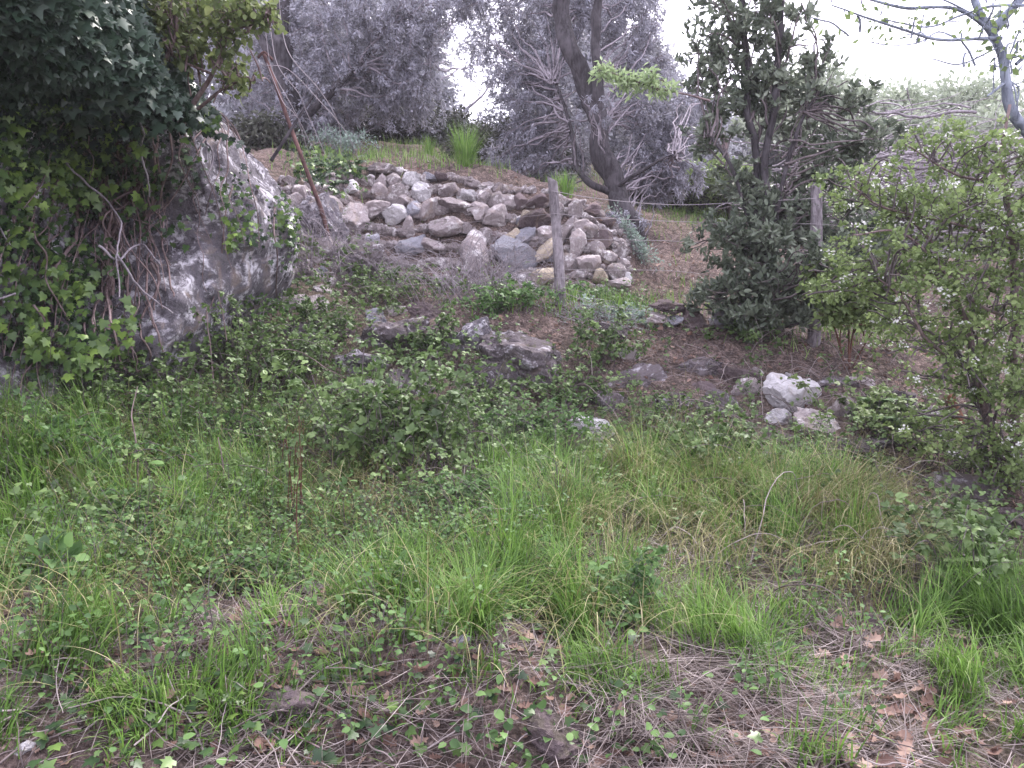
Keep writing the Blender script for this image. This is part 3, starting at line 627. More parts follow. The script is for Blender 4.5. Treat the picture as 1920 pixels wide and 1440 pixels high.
# ------------------------------------------------------------------ trees and shrubs
def nearest(A, B):
    r = np.zeros(len(A), int)
    for i in range(0, len(A), 2000):
        r[i:i + 2000] = ((A[i:i + 2000, None] - B[None]) ** 2).sum(-1).argmin(1)
    return r
def tree(name, label, cat, base, limbs, blobl, leaf, size, lmat, bmat='olivebark', tmat='twig', per=16, spread=.14, droop=.2, twl=.45, twr=.004,
         group=None, sec=6, ws=1., flowers=0, twigbend=.3, secr=.02, upn=.5, bare=0):
    root = thing(name, label, cat, base, group)
    sk = []; tr = MB(); many = name in ('thorn_shrub', 'holm_oak', 'hawthorn', 'thicket')
    if name == 'thicket': root['kind'] = 'stuff'
    for li, (pts, r0, r1) in enumerate(limbs):
        P = smooth([at(*p) for p in pts], 36); P = wob(P, min(.06, r0 * .5), 2.5, li)
        Rr = np.linspace(r0, r1, 36) * (1 + .18 * fbm(P * 5, 2, 3)); Rr[:3] *= np.array([1.35, 1.18, 1.06]) if li == 0 else 1
        tubes(tr, P[None], Rr[None], 12 if r0 > .05 else 7); sk.append(P)
        if many or li == len(limbs) - 1: tr.obj('trunk', M[bmat], root); tr = MB()
    sk = np.vstack(sk); br = MB(); allP = [sk]; LP, LD, LN, LS, LA = [], [], [], [], []
    FP = []; TW = []; TR = []
    for (cx, cy_, cd, rx, ry, rz, n) in blobl:
        C = at(cx, cy_, cd)
        def inb(k):
            u = rdir(k) * (rng.uniform(0, 1, (k, 1)) ** .45); return C + u * np.array([rx, ry, rz])
        E = inb(sec); i = nearest(E - np.array([0, 0, 1.]) * rng.uniform(.3, 1.6, (sec, 1)) * rz, sk); St = sk[i]
        t = np.linspace(0, 1, 14)[None, :, None]
        mid = (St + E) / 2 + rdir(sec) * np.linalg.norm(E - St, axis=1, keepdims=True) * .16 + np.array([0, 0, .05])
        B = St[:, None] * (1 - t) ** 2 + 2 * mid[:, None] * t * (1 - t) + E[:, None] * t ** 2
        B = wob(B, .06, 3, 7)
        tubes(br, B, np.linspace(secr, .005, 14)[None] * rng.uniform(.6, 1.2, (sec, 1)), 5)
        allP.append(B[:, 3:].reshape(-1, 3)); SKb = np.vstack(allP)
        K = inb(n); j = nearest(K, SKb); Q = SKb[j]; dv = K - Q; dl = np.linalg.norm(dv, axis=1, keepdims=True)
        s0 = K - dv * np.minimum(1, twl / np.maximum(dl, .01)) * 1.0
        s0 = np.where(dl < twl * 1.25, Q, s0)
        t = np.linspace(0, 1, 7)[None, :, None]
        mid = (s0 + K) / 2 + rdir(n) * np.linalg.norm(K - s0, axis=1, keepdims=True) * twigbend
        T_ = s0[:, None] * (1 - t) ** 2 + 2 * mid[:, None] * t * (1 - t) + K[:, None] * t ** 2
        T_ = T_ - np.array([0, 0, 1.]) * droop * .25 * (t ** 2) * twl
        TW.append(T_)
        nl = max(0, int(per)); 
        tt = rng.uniform(.25, 1, (n, nl)); f = tt * 6; i0 = np.minimum(f.astype(int), 5); fr = (f - i0)[..., None]
        ar = np.arange(n)[:, None]; base_ = T_[ar, i0] * (1 - fr) + T_[ar, i0 + 1] * fr
        tang = norm(T_[ar, i0 + 1] - T_[ar, i0])
        P = base_ + rng.normal(size=(n, nl, 3)) * spread * .35
        D = norm(tang * .7 + norm(rng.normal(size=(n, nl, 3))) * .9 - np.array([0, 0, droop]))
        N = norm(rng.normal(size=(n, nl, 3)) + np.array([0, -.2, upn]))
        cl_ = rng.uniform(0, 1, (n, 1))
        LP.append(P.reshape(-1, 3)); LD.append(D.reshape(-1, 3)); LN.append(N.reshape(-1, 3))
        LS.append((size * rng.uniform(.6, 1.25, (n, nl))).ravel()); LA.append((.55 * cl_ + .45 * rng.uniform(0, 1, (n, nl))).ravel())
        if flowers:
            fk = rng.permutation(n)[:int(n * flowers)]; FP.append(K[fk])
    TW = np.vstack(TW); tubes(br, TW, np.linspace(twr, twr * .4, 7)[None] * rng.uniform(.7, 1.3, (len(TW), 1)), 3)
    br.obj('branches', M[tmat], root)
    if per:
        lf = MB(); scatter(lf, leaf, np.vstack(LP), np.vstack(LD), np.vstack(LN), np.concatenate(LS), np.concatenate(LA), ws)
        lf.obj('foliage', M[lmat], root)
    if flowers:
        FP = np.vstack(FP); k = 14; q = MB()
        P = (FP[:, None] + rng.normal(size=(len(FP), k, 3)) * np.array([.022, .022, .012]) + [0, 0, .02]).reshape(-1, 3)
        scatter(q, 'flower', P, rdir(len(P)), norm(rng.normal(size=P.shape) * .5 + [0, -.5, 1]), rng.uniform(.014, .02, len(P)), rng.uniform(0, 1, len(P)))
        q.obj('blossom', M['petal'], root)
    return root

# main olive with the dark leaning trunk
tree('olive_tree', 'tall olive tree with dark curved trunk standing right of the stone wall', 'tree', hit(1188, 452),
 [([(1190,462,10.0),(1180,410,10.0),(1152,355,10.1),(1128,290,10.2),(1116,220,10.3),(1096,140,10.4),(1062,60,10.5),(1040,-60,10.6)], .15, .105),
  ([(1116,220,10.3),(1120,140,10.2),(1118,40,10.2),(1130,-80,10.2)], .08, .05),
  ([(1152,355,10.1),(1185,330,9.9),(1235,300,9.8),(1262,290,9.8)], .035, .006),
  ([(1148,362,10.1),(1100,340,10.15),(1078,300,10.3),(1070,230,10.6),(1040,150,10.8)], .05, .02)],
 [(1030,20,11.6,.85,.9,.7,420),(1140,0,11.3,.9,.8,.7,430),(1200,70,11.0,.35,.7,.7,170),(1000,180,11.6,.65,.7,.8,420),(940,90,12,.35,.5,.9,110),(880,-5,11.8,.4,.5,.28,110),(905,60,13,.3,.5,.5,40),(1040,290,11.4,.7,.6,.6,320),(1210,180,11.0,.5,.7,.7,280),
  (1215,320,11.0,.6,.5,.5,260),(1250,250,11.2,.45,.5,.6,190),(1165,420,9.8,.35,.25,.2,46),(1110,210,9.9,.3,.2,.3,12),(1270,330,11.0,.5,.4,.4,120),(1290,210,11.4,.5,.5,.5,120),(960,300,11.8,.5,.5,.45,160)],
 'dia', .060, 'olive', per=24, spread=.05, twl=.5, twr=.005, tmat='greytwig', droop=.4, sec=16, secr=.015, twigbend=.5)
# left olive
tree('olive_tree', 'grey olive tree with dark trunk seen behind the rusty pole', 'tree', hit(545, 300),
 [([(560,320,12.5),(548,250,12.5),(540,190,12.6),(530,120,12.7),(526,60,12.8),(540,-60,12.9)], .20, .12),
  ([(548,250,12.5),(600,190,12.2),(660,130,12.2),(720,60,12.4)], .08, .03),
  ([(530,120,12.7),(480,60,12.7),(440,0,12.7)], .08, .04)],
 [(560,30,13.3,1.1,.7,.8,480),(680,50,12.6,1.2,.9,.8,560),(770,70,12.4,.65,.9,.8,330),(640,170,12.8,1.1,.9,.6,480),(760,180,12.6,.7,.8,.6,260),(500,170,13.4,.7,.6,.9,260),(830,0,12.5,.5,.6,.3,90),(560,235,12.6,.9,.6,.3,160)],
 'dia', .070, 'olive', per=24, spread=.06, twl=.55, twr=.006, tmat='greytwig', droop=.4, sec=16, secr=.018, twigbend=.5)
# row behind
BK = [('pale olive tree behind the gap of sky over the terrace', 830, 300, 17, [(810,190,17,.8,1,.6,200),(800,250,16,1.3,1,.5,240),(870,260,18,.8,1,.25,110),(905,90,18,.7,1,1.1,70)]),
      ('second pale olive tree behind the tall dark trunked olive', 1010, 330, 16, [(1010,230,16,1.3,1,1.0,330),(1020,90,16.5,.8,1,1.2,260),(1080,170,16,1,1,1.2,300)]),
      ('bluish olive tree between the dark trunked olive and the bay oak', 1280, 360, 17, [(1260,250,17,1.1,1,1.2,330),(1200,150,17,1,1,1.3,240),(1310,300,16,1.2,1,.8,280),(1220,120,17,.4,.8,.6,70)]),
      ('faint olive tree far behind the rusty pole', 600, 260, 19, [(560,120,19,1.8,1,1.4,420),(700,130,19,1.9,1,1.5,440),(640,230,18,2.,1,.6,300),(800,60,19.5,.9,1,.9,170)]),
      ('leafy olive tree above the cliff at the upper left', 420, 250, 15, [(440,120,15,1.3,1,1.3,340),(470,230,14,1.0,1,.5,200)])]
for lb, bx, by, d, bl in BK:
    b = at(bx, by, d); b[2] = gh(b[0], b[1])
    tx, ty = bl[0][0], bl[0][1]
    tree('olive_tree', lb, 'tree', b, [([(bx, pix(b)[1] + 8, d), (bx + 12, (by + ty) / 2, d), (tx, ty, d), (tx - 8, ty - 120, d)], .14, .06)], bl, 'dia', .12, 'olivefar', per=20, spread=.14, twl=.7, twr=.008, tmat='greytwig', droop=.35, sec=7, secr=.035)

# small trunk and pale green shrub behind the path
tree('young_tree', 'small reddish trunk with pale green leaves beyond the earth path', 'tree', hit(1375, 415),
 [([(1376,420,13.5),(1370,370,13.5),(1362,310,13.5),(1350,250,13.6)], .11, .05)],
 [(1330,325,13.3,.7,.6,.28,150),(1370,340,13.2,.6,.6,.3,120),(1310,370,13.6,.5,.5,.2,70)], 'oval4', .07, 'haw', 'vine', per=14, spread=.16, twl=.4, sec=6)

# bay / holm oak between the posts
HB = hit(1440, 640)
tree('holm_oak', 'dark leaved holm oak growing in front of the right hand post', 'tree', HB,
 [([(1436,650,6.65),(1430,560,6.65),(1426,450,6.70),(1420,330,6.75),(1408,200,6.80),(1395,60,6.85),(1390,-80,6.85)], .055, .02),
  ([(1440,640,6.60),(1442,520,6.65),(1440,400,6.65),(1434,320,6.65),(1450,200,6.70),(1462,60,6.75),(1470,-60,6.75)], .045, .02),
  ([(1440,600,6.55),(1452,430,6.55),(1470,330,6.55),(1500,240,6.55),(1530,180,6.65)], .025, .012),
  ([(1430,520,6.75),(1400,400,6.65),(1370,310,6.65),(1330,250,6.65)], .022, .01)],
 [(1380,60,6.9,.46,.4,.5,101),(1450,40,6.8,.38,.4,.45,94),(1400,190,6.9,.44,.4,.32,101),(1470,180,6.8,.36,.35,.35,78),(1320,130,6.9,.26,.3,.35,33),(1510,230,6.8,.24,.3,.3,28),
  (1335,260,6.8,.28,.3,.2,34),(1540,110,6.8,.24,.2,.3,12),(1590,190,6.7,.36,.3,.14,27),(1560,300,6.8,.46,.3,.24,70),(1640,260,6.6,.34,.3,.16,28),(1400,340,6.8,.36,.3,.2,47),(1450,400,6.6,.42,.3,.16,62),(1520,350,6.8,.4,.3,.16,47),(1620,460,6.8,.36,.3,.25,47),(1545,500,5.75,.2,.1,.25,26),(1540,560,6.5,.3,.3,.2,39),
  (1420,450,6.5,.42,.35,.2,94),(1450,520,6.4,.42,.35,.3,101),(1385,530,6.4,.38,.35,.26,78),(1580,470,6.7,.34,.3,.26,70),(1490,590,6.4,.3,.3,.14,47),(1500,420,6.7,.28,.2,.25,78),(1600,400,6.9,.36,.3,.2,47),(1420,590,6.3,.36,.3,.14,47),(1345,450,6.4,.32,.3,.2,28),(1330,560,6.4,.26,.2,.14,19)],
 'ovate', .064, 'holm', 'olivebark', per=15, spread=.04, twl=.34, twr=.003, sec=9, secr=.010, droop=-.3, ws=.62, upn=.6)

# hawthorn with white blossom at the right
tree('hawthorn', 'hawthorn with white blossom clusters spreading in from the right', 'tree', hit(1880, 900),
 [([(1890,905,4.6),(1860,820,4.5),(1830,700,4.4),(1810,600,4.4),(1760,480,4.4),(1700,400,4.4)], .03, .008),
  ([(1890,905,4.6),(1900,760,4.5),(1905,600,4.4),(1900,450,4.4),(1880,300,4.4),(1890,200,4.4)], .03, .008),
  ([(1830,700,4.4),(1740,640,4.3),(1690,560,4.3),(1640,520,4.3)], .012, .005),
  ([(1900,450,4.4),(1790,420,4.3),(1660,390,4.3),(1600,350,4.3)], .010, .004),
  ([(1905,600,4.4),(1820,560,4.2),(1700,440,4.2),(1600,440,4.2)], .010, .004),
  ([(1900,340,4.4),(1800,330,4.3),(1700,270,4.3)], .010, .004)],
 [(1870,300,4.4,.32,.5,.22,109),(1910,430,4.3,.30,.5,.28,142),(1790,390,4.3,.36,.6,.2,109),(1690,380,4.4,.34,.5,.13,76),(1610,340,4.4,.26,.4,.12,42),(1650,470,4.4,.34,.5,.18,84),(1740,520,4.3,.36,.5,.2,117),
  (1850,590,4.3,.32,.5,.25,142),(1590,540,4.6,.3,.4,.16,58),(1890,720,4.3,.28,.5,.28,134),(1790,690,4.4,.3,.5,.2,76),(1900,860,4.2,.24,.4,.22,100),(1700,620,4.5,.3,.4,.14,50),(1760,270,4.4,.3,.4,.10,42),(1780,820,4.4,.26,.4,.16,42),(2000,600,4.2,.3,.4,1.,167)],
 'ovate', .026, 'haw', 'vine', 'twig', per=14, spread=.04, twl=.34, twr=.0022, sec=14, secr=.006, droop=-.1, ws=1.1, flowers=.12, upn=1.0)
# shrub with thin red stems
tree('thorn_shrub', 'thin red stemmed shrub with fresh leaves right of the second post', 'shrub', hit(1590, 690),
 [([(1585,700,5.9),(1570,630,5.9),(1550,570,5.9),(1560,520,5.9)], .008, .004), ([(1590,700,5.9),(1600,620,5.9),(1620,560,5.9),(1650,520,5.9)], .008, .004),
  ([(1592,700,5.9),(1592,620,5.8),(1590,540,5.8)], .008, .004), ([(1595,695,5.9),(1625,640,5.9),(1650,600,5.8)], .007, .003), ([(1588,700,5.9),(1575,640,6),(1585,560,6)], .007, .003)],
 [(1560,520,5.8,.25,.25,.2,110),(1620,540,5.8,.3,.25,.2,130),(1660,590,5.8,.2,.2,.12,50),(1590,590,5.8,.3,.2,.1,60)],
 'ovate', .045, 'haw', 'redtwig', 'redtwig', per=11, spread=.08, twl=.2, twr=.0025, sec=5, secr=.005)
# tree at the top right corner, nearly bare
tree('bare_branched_tree', 'pale blue grey bare branches hanging into the top right corner', 'tree', np.array([4.6, 5.2, float(gh(4.6, 5.2))]),
 [([(2250,900,5.3),(2150,500,5.2),(1990,330,5.1),(1905,215,5.0),(1888,150,5.0),(1876,100,5.0),(1858,60,5.0),(1830,10,5.0),(1815,-60,5.0)], .045, .018),
  ([(1858,60,5.0),(1890,20,5.0),(1930,-20,5.0)], .03, .02),
  ([(1876,72,5.0),(1830,74,4.95),(1760,76,4.9),(1700,60,4.9),(1640,40,4.9),(1560,10,4.9)], .014, .004),
  ([(1856,58,5.0),(1790,16,4.95),(1700,14,4.9),(1640,0,4.9),(1560,-20,4.9)], .013, .005),
  ([(1930,10,5),(1860,12,4.9),(1800,30,4.9),(1740,50,4.9),(1660,38,4.9)], .010, .004),
  ([(1870,90,5),(1800,120,4.9),(1740,110,4.9),(1690,130,4.9)], .006, .002), ([(1830,30,5),(1760,-4,4.9),(1700,-14,4.9)], .007, .003), ([(1800,76,4.95),(1760,60,4.9),(1720,80,4.9),(1660,84,4.9),(1600,70,4.9)], .006, .002),
  ([(1905,120,5),(1940,90,5),(1990,60,5)], .012, .008), ([(1888,150,5),(1870,165,4.95),(1850,180,4.9)], .010, .005)],
 [(1860,20,5,.3,.2,.12,40),(1740,40,4.9,.45,.2,.12,50),(1620,30,4.9,.35,.2,.1,24),(1880,90,4.9,.25,.2,.15,30),(1900,120,5,.16,.2,.2,16),(1950,50,5,.3,.3,.3,60)],
 'oval4', .05, 'haw', 'treebark', 'treebark', per=1, spread=.05, twl=.8, twr=.003, sec=5, secr=.006)
# fresh oak twig in the centre
tree('oak_branch', 'light green fresh oak twig reaching left from the holm oak', 'branch', at(1310, 190, 6.0),
 [([(1330,190,6.2),(1285,177,6.1),(1230,165,6.0),(1180,148,5.9),(1125,128,5.9)], .008, .003)],
 [(1135,130,5.9,.10,.1,.06,24),(1175,150,5.9,.12,.1,.07,34),(1215,140,5.9,.10,.1,.07,26),(1240,160,6.0,.12,.1,.06,22)],
 'dia', .06, 'pale', 'vine', 'vine', per=7, spread=.06, twl=.5, twr=.002, sec=3, secr=.004)
# tree at the top left with yellow green leaves
tree('young_oak', 'small oak with yellow green leaves above the cliff top', 'tree', at(300, 330, 5.0),
 [([(330,300,5.1),(350,220,4.9),(400,140,4.8),(430,60,4.8),(470,0,4.8)], .02, .007), ([(300,260,5.0),(290,160,4.7),(330,60,4.6),(320,-40,4.6)], .02, .008),
  ([(350,220,4.9),(430,160,4.8),(480,150,4.8)], .012, .005), ([(400,140,4.8),(330,110,4.7),(260,60,4.6)], .01, .005), ([(430,60,4.8),(500,40,4.8)], .008, .004)],
 [(300,20,4.6,.26,.3,.14,60),(380,20,4.7,.34,.3,.14,70),(460,15,4.8,.24,.2,.09,40),(400,90,4.8,.28,.2,.12,55),(430,140,4.8,.2,.2,.07,18),(280,90,4.6,.22,.2,.12,40),(505,30,4.8,.10,.1,.06,9)],
 'ovate', .045, 'spring', 'vine', 'vine', per=8, spread=.09, twl=.35, twr=.003, sec=14, secr=.007, twigbend=.6)

# dead brushwood heap behind, right
bp = thing('brushwood_heap', 'heap of lilac grey dead branches piled behind the hawthorn', 'branches', at(1720, 480, 9.5))
q = MB(); n = 420
E = at(rng.normal(1740, 110, n), rng.normal(330, 50, n), rng.uniform(8, 10, n)); az = rng.normal(.35, .5, n); ln = rng.uniform(.4, 2.2, n)
dv = np.stack([np.cos(az), rng.normal(0, .3, n), np.sin(az) * .45], -1) * ln[:, None]; t = np.linspace(-.5, .5, 12)[None, :, None]
P = wob(E[:, None] + dv[:, None] * t, .09, 2.2, 3); tubes(q, P, (rng.uniform(.003, .011, n)[:, None] * np.linspace(1.2, .4, 12)[None]), 4, rng.uniform(0, 1, n))
q.obj('twigs', M['greytwig'], bp)
for pts, r in (([(1925,262,7),(1820,262,7),(1740,275,7.1),(1660,292,7.2),(1590,300,7.3)], .022), ([(1830,215,7),(1720,218,7),(1640,212,7),(1560,210,7.2)], .014), ([(1560,280,7.4),(1620,290,7.3),(1700,320,7.3)], .014),
               ([(1660,310,7.4),(1750,314,7.3),(1840,320,7.3)], .018), ([(1820,208,7),(1760,200,7),(1700,208,7),(1600,222,7)], .008)):
    q = MB(); tubes(q, wob(smooth([at(*p) for p in pts], 40), .04, 3)[None], np.linspace(r, r * .5, 40)[None], 7, cap=True); q.obj('limb', M['greytwig'], bp)

# hazy far bushes that close the view behind
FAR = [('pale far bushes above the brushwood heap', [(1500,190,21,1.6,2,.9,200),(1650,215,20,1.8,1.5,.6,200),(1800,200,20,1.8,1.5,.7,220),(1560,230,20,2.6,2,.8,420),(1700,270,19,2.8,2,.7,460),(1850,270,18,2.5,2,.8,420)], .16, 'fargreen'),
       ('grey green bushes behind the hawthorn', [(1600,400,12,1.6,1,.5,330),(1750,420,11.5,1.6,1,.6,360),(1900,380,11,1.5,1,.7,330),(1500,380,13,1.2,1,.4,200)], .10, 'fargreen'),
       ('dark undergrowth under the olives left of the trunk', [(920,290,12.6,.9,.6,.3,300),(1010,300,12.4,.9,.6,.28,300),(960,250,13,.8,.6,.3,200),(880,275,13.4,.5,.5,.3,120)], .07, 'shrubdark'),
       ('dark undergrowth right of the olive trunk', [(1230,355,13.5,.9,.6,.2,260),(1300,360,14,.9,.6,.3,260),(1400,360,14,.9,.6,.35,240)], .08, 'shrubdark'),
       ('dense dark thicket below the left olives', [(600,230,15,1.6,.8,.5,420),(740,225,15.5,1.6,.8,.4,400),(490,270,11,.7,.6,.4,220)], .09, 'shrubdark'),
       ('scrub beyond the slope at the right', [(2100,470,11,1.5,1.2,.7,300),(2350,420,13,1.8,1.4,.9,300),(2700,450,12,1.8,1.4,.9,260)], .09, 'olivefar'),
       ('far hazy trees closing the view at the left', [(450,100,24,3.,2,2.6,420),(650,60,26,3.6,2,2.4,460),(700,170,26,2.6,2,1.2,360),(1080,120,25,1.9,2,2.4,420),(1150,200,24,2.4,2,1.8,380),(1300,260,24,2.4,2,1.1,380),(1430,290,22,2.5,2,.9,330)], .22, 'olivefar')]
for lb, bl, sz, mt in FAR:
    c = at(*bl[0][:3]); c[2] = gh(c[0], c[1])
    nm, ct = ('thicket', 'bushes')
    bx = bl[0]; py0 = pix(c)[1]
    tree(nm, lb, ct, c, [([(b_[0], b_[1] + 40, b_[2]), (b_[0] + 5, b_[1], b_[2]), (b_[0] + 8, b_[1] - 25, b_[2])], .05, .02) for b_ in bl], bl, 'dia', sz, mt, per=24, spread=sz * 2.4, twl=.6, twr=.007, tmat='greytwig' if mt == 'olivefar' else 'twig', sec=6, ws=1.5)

# ------------------------------------------------------------------ ivy on the cliff
def ivy(name, label, area, n, mat, size, outw, stems=0, seed=0, surf=None):
    rg = np.random.default_rng(seed)
    c0 = cliffpt(area[0][0], area[0][1]) if surf is None else surf(np.array(area[0][0], float), np.array(area[0][1], float))
    root = thing(name, label, 'ivy', c0)
    PX, PYY, O = [], [], []
    tot = sum(a[4] for a in area)
    for cx, cy_, rx, ry, a in area:
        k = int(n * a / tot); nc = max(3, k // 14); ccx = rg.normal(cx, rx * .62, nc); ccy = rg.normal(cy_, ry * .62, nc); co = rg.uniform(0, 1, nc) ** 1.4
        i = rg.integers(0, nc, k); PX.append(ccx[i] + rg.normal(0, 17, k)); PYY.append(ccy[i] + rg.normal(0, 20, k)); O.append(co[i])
    PX = np.concatenate(PX); PYY = np.concatenate(PYY); O = np.concatenate(O)
    if surf is None: PX = np.minimum(PX, np.interp(PYY, [0, 200, 260, 300], [430, 440, 400, 600])); P = cliffpt(PX, PYY, .03 + O * outw + rg.uniform(0, .05, len(O)))
    else: P = surf(PX, PYY)
    m = len(P); D = norm(rg.normal(size=(m, 3)) * .55 + np.array([0, -.35, -.9])); N = norm(rg.normal(size=(m, 3)) * .45 + np.array([.15, -.8, .55]))
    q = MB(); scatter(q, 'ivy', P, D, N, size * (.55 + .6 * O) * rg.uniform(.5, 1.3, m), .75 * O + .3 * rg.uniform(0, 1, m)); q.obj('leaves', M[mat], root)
    if stems:
        q = MB()
        for k in range(stems):
            a = area[rg.integers(0, len(area))]; x = rg.normal(a[0], a[2] * .6); y0 = a[1] - a[3] * rg.uniform(.2, 1.2); L_ = rg.uniform(80, 330)
            ts = np.linspace(0, 1, 18); xs_ = x + np.cumsum(rg.normal(0, 5, 18)) + rg.normal(0, 60) * ts; ys = y0 + L_ * ts
            oo = rg.uniform(.02, outw) * np.ones(18) + .05 * np.sin(ts * 6 + k)
            Q = cliffpt(np.minimum(xs_, 520), ys, oo) if surf is None else surf(xs_, ys)
            Q = smooth(Q[::3], 30); tubes(q, Q[None], rg.uniform(.0025, .008) * np.linspace(1, .5, 30)[None], 5, rg.uniform(0, 1))
        q.obj('stems', M['vine'], root)
    return root
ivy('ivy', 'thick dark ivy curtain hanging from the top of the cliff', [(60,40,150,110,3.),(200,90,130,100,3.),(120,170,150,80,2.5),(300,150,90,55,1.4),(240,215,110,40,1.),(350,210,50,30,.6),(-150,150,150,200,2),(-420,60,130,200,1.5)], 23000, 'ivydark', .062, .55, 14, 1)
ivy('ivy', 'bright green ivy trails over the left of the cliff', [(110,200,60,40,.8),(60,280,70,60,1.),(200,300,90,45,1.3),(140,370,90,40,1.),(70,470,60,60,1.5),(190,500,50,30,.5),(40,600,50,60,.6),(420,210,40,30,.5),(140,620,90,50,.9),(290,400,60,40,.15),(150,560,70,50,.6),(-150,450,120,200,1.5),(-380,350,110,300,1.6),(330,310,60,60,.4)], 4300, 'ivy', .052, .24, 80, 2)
ivy('ivy', 'small ivy strand down the pale right edge of the cliff', [(545,430,9,36,1),(535,395,10,18,.5),(470,430,22,14,.6),(445,360,14,30,.5)], 420, 'ivy', .04, .05, 2, 3)
def gsurf(px, py):
    px = np.atleast_1d(px); py = np.atleast_1d(py); return np.array([hit(a, b) + [0, -.05, .06] for a, b in zip(px, py)]) if len(px) > 1 else hit(px[0], py[0])
ivy('ivy', 'bright ivy patch spilling over the left end of the wall top', [(600,325,22,12,1),(655,330,20,14,1.2),(620,345,30,10,.6),(575,305,16,10,.4)], 650, 'ivy', .07, .05, 0, 4, gsurf)
# thick twisted vine stems on the rock
vt = thing('climbing_vine', 'twisted brown ivy trunks climbing the middle of the cliff', 'ivy', cliffpt(260, 600))
q = MB(); rg = np.random.default_rng(77)
for k in range(34):
    x0 = rg.normal(235, 60); ts = np.linspace(0, 1, 12); top_ = rg.uniform(150, 420); L_ = rg.uniform(150, 420)
    xs_ = x0 + np.cumsum(rg.normal(0, 9, 12)) + rg.normal(0, 50) * ts; ys = top_ + L_ * ts
    ys = np.minimum(ys, 690); Q = smooth(cliffpt(xs_, ys, .04 + .12 * rg.uniform() + .03 * np.sin(ts * 9 + k)), 40)
    tubes(q, wob(Q, .02, 7, k)[None], rg.choice([.003, .004, .006, .008, .014]) * np.linspace(1.1, .7, 40)[None], 6, rg.uniform())
q.obj('stems', M['vine'], vt)
q = MB()
for pts in ([(130,150,.5),(135,230,.5),(105,200,.4),(150,260,.4),(115,290,.4),(150,320,.3)], [(95,225,.3),(110,290,.3),(150,325,.3),(200,370,.3),(250,420,.3),(240,480,.3),(243,560,.3)],
            [(275,110,.3),(280,230,.3),(292,310,.3),(300,380,.3)], [(390,270,.08),(405,290,.06),(392,340,.05),(370,372,.05)], [(243,490,.3),(270,530,.3),(300,560,.2),(330,590,.1)], [(210,480,.3),(245,500,.3),(280,470,.2),(310,500,.15)],
            [(20,330,.3),(30,420,.3),(60,480,.3)], [(0,500,.3),(20,560,.3),(60,560,.3)]):
    Q = smooth(np.array([cliffpt(a, b, c) for a, b, c in pts]), 40); tubes(q, wob(Q, .02, 6)[None], np.linspace(.008, .005, 40)[None], 6)
q.obj('hanging_stems', M['greytwig'], vt)

# ------------------------------------------------------------------ brambles and herbs
def shrub(name, label, cat, px, py, wr, h, nst, leaf, size, mat, smat='twig', nl=14, droop=.6, ws=1., group=None, dr=.6, red=0, surf=True, clump=1, tri=True, P0=None):
    size *= .85; nl = int(nl * 1.25)
    b = hit(px, py) if P0 is None else P0; root = thing(name, label, cat, b, group)
    n = nst; az = rng.uniform(0, 2 * np.pi, n); rr = wr * rng.uniform(.2, 1, n) ** .6
    B0 = b + np.stack([rng.normal(0, wr * .3, n), rng.normal(0, wr * .3 * dr, n), np.zeros(n)], -1); B0[:, 2] = gh(B0[:, 0], B0[:, 1])
    E = B0 + np.stack([np.cos(az) * rr, np.sin(az) * rr * dr, np.zeros(n)], -1)
    E[:, 2] = gh(E[:, 0], E[:, 1]) + h * rng.uniform(.15, 1, n)
    t = np.linspace(0, 1, 14)[None, :, None]
    mid = (B0 + E) / 2 + np.array([0, 0, 1.]) * (h * rng.uniform(.3, droop + .5, n))[:, None] + rng.normal(0, wr * .12, (n, 3))
    C = B0[:, None] * (1 - t) ** 2 + 2 * mid[:, None] * t * (1 - t) + E[:, None] * t ** 2
    q = MB(); tubes(q, C, rng.uniform(.0012, .003, n)[:, None] * np.linspace(1.2, .5, 14)[None], 4, rng.uniform(0, 1, n)); q.obj('stems', M[smat], root)
    tt = rng.uniform(.2, 1, (n, nl)); f = tt * 13; i0 = np.minimum(f.astype(int), 12); fr = (f - i0)[..., None]; ar = np.arange(n)[:, None]
    Bp = C[ar, i0] * (1 - fr) + C[ar, i0 + 1] * fr
    out = norm(rng.normal(size=(n, nl, 3)) + np.array([0, -.2, .3])); Bp = Bp + out * size * rng.uniform(.2, .9, (n, nl, 1))
    D0 = norm(out + np.array([0, 0, -.15])); cv = rng.uniform(0, 1, (n, 1)) * .5 + rng.uniform(0, 1, (n, nl)) * .5
    sz = size * rng.uniform(.55, 1.15, (n, nl)); q = MB()
    N = norm(rng.normal(size=(n, nl, 3)) * .5 + np.array([0, -.25, 1.]))
    ks = ((0, 1.), (1.1, .85), (-1.1, .85)) if tri else ((0, 1.),)
    for an, sc in ks:
        X = np.cross(D0, N); Dk = norm(D0 * math.cos(an) + X * math.sin(an))
        scatter(q, leaf, Bp.reshape(-1, 3), Dk.reshape(-1, 3), N.reshape(-1, 3), (sz * sc).ravel(), cv.ravel(), ws)
    q.obj('leaves', M[mat], root)
    return root
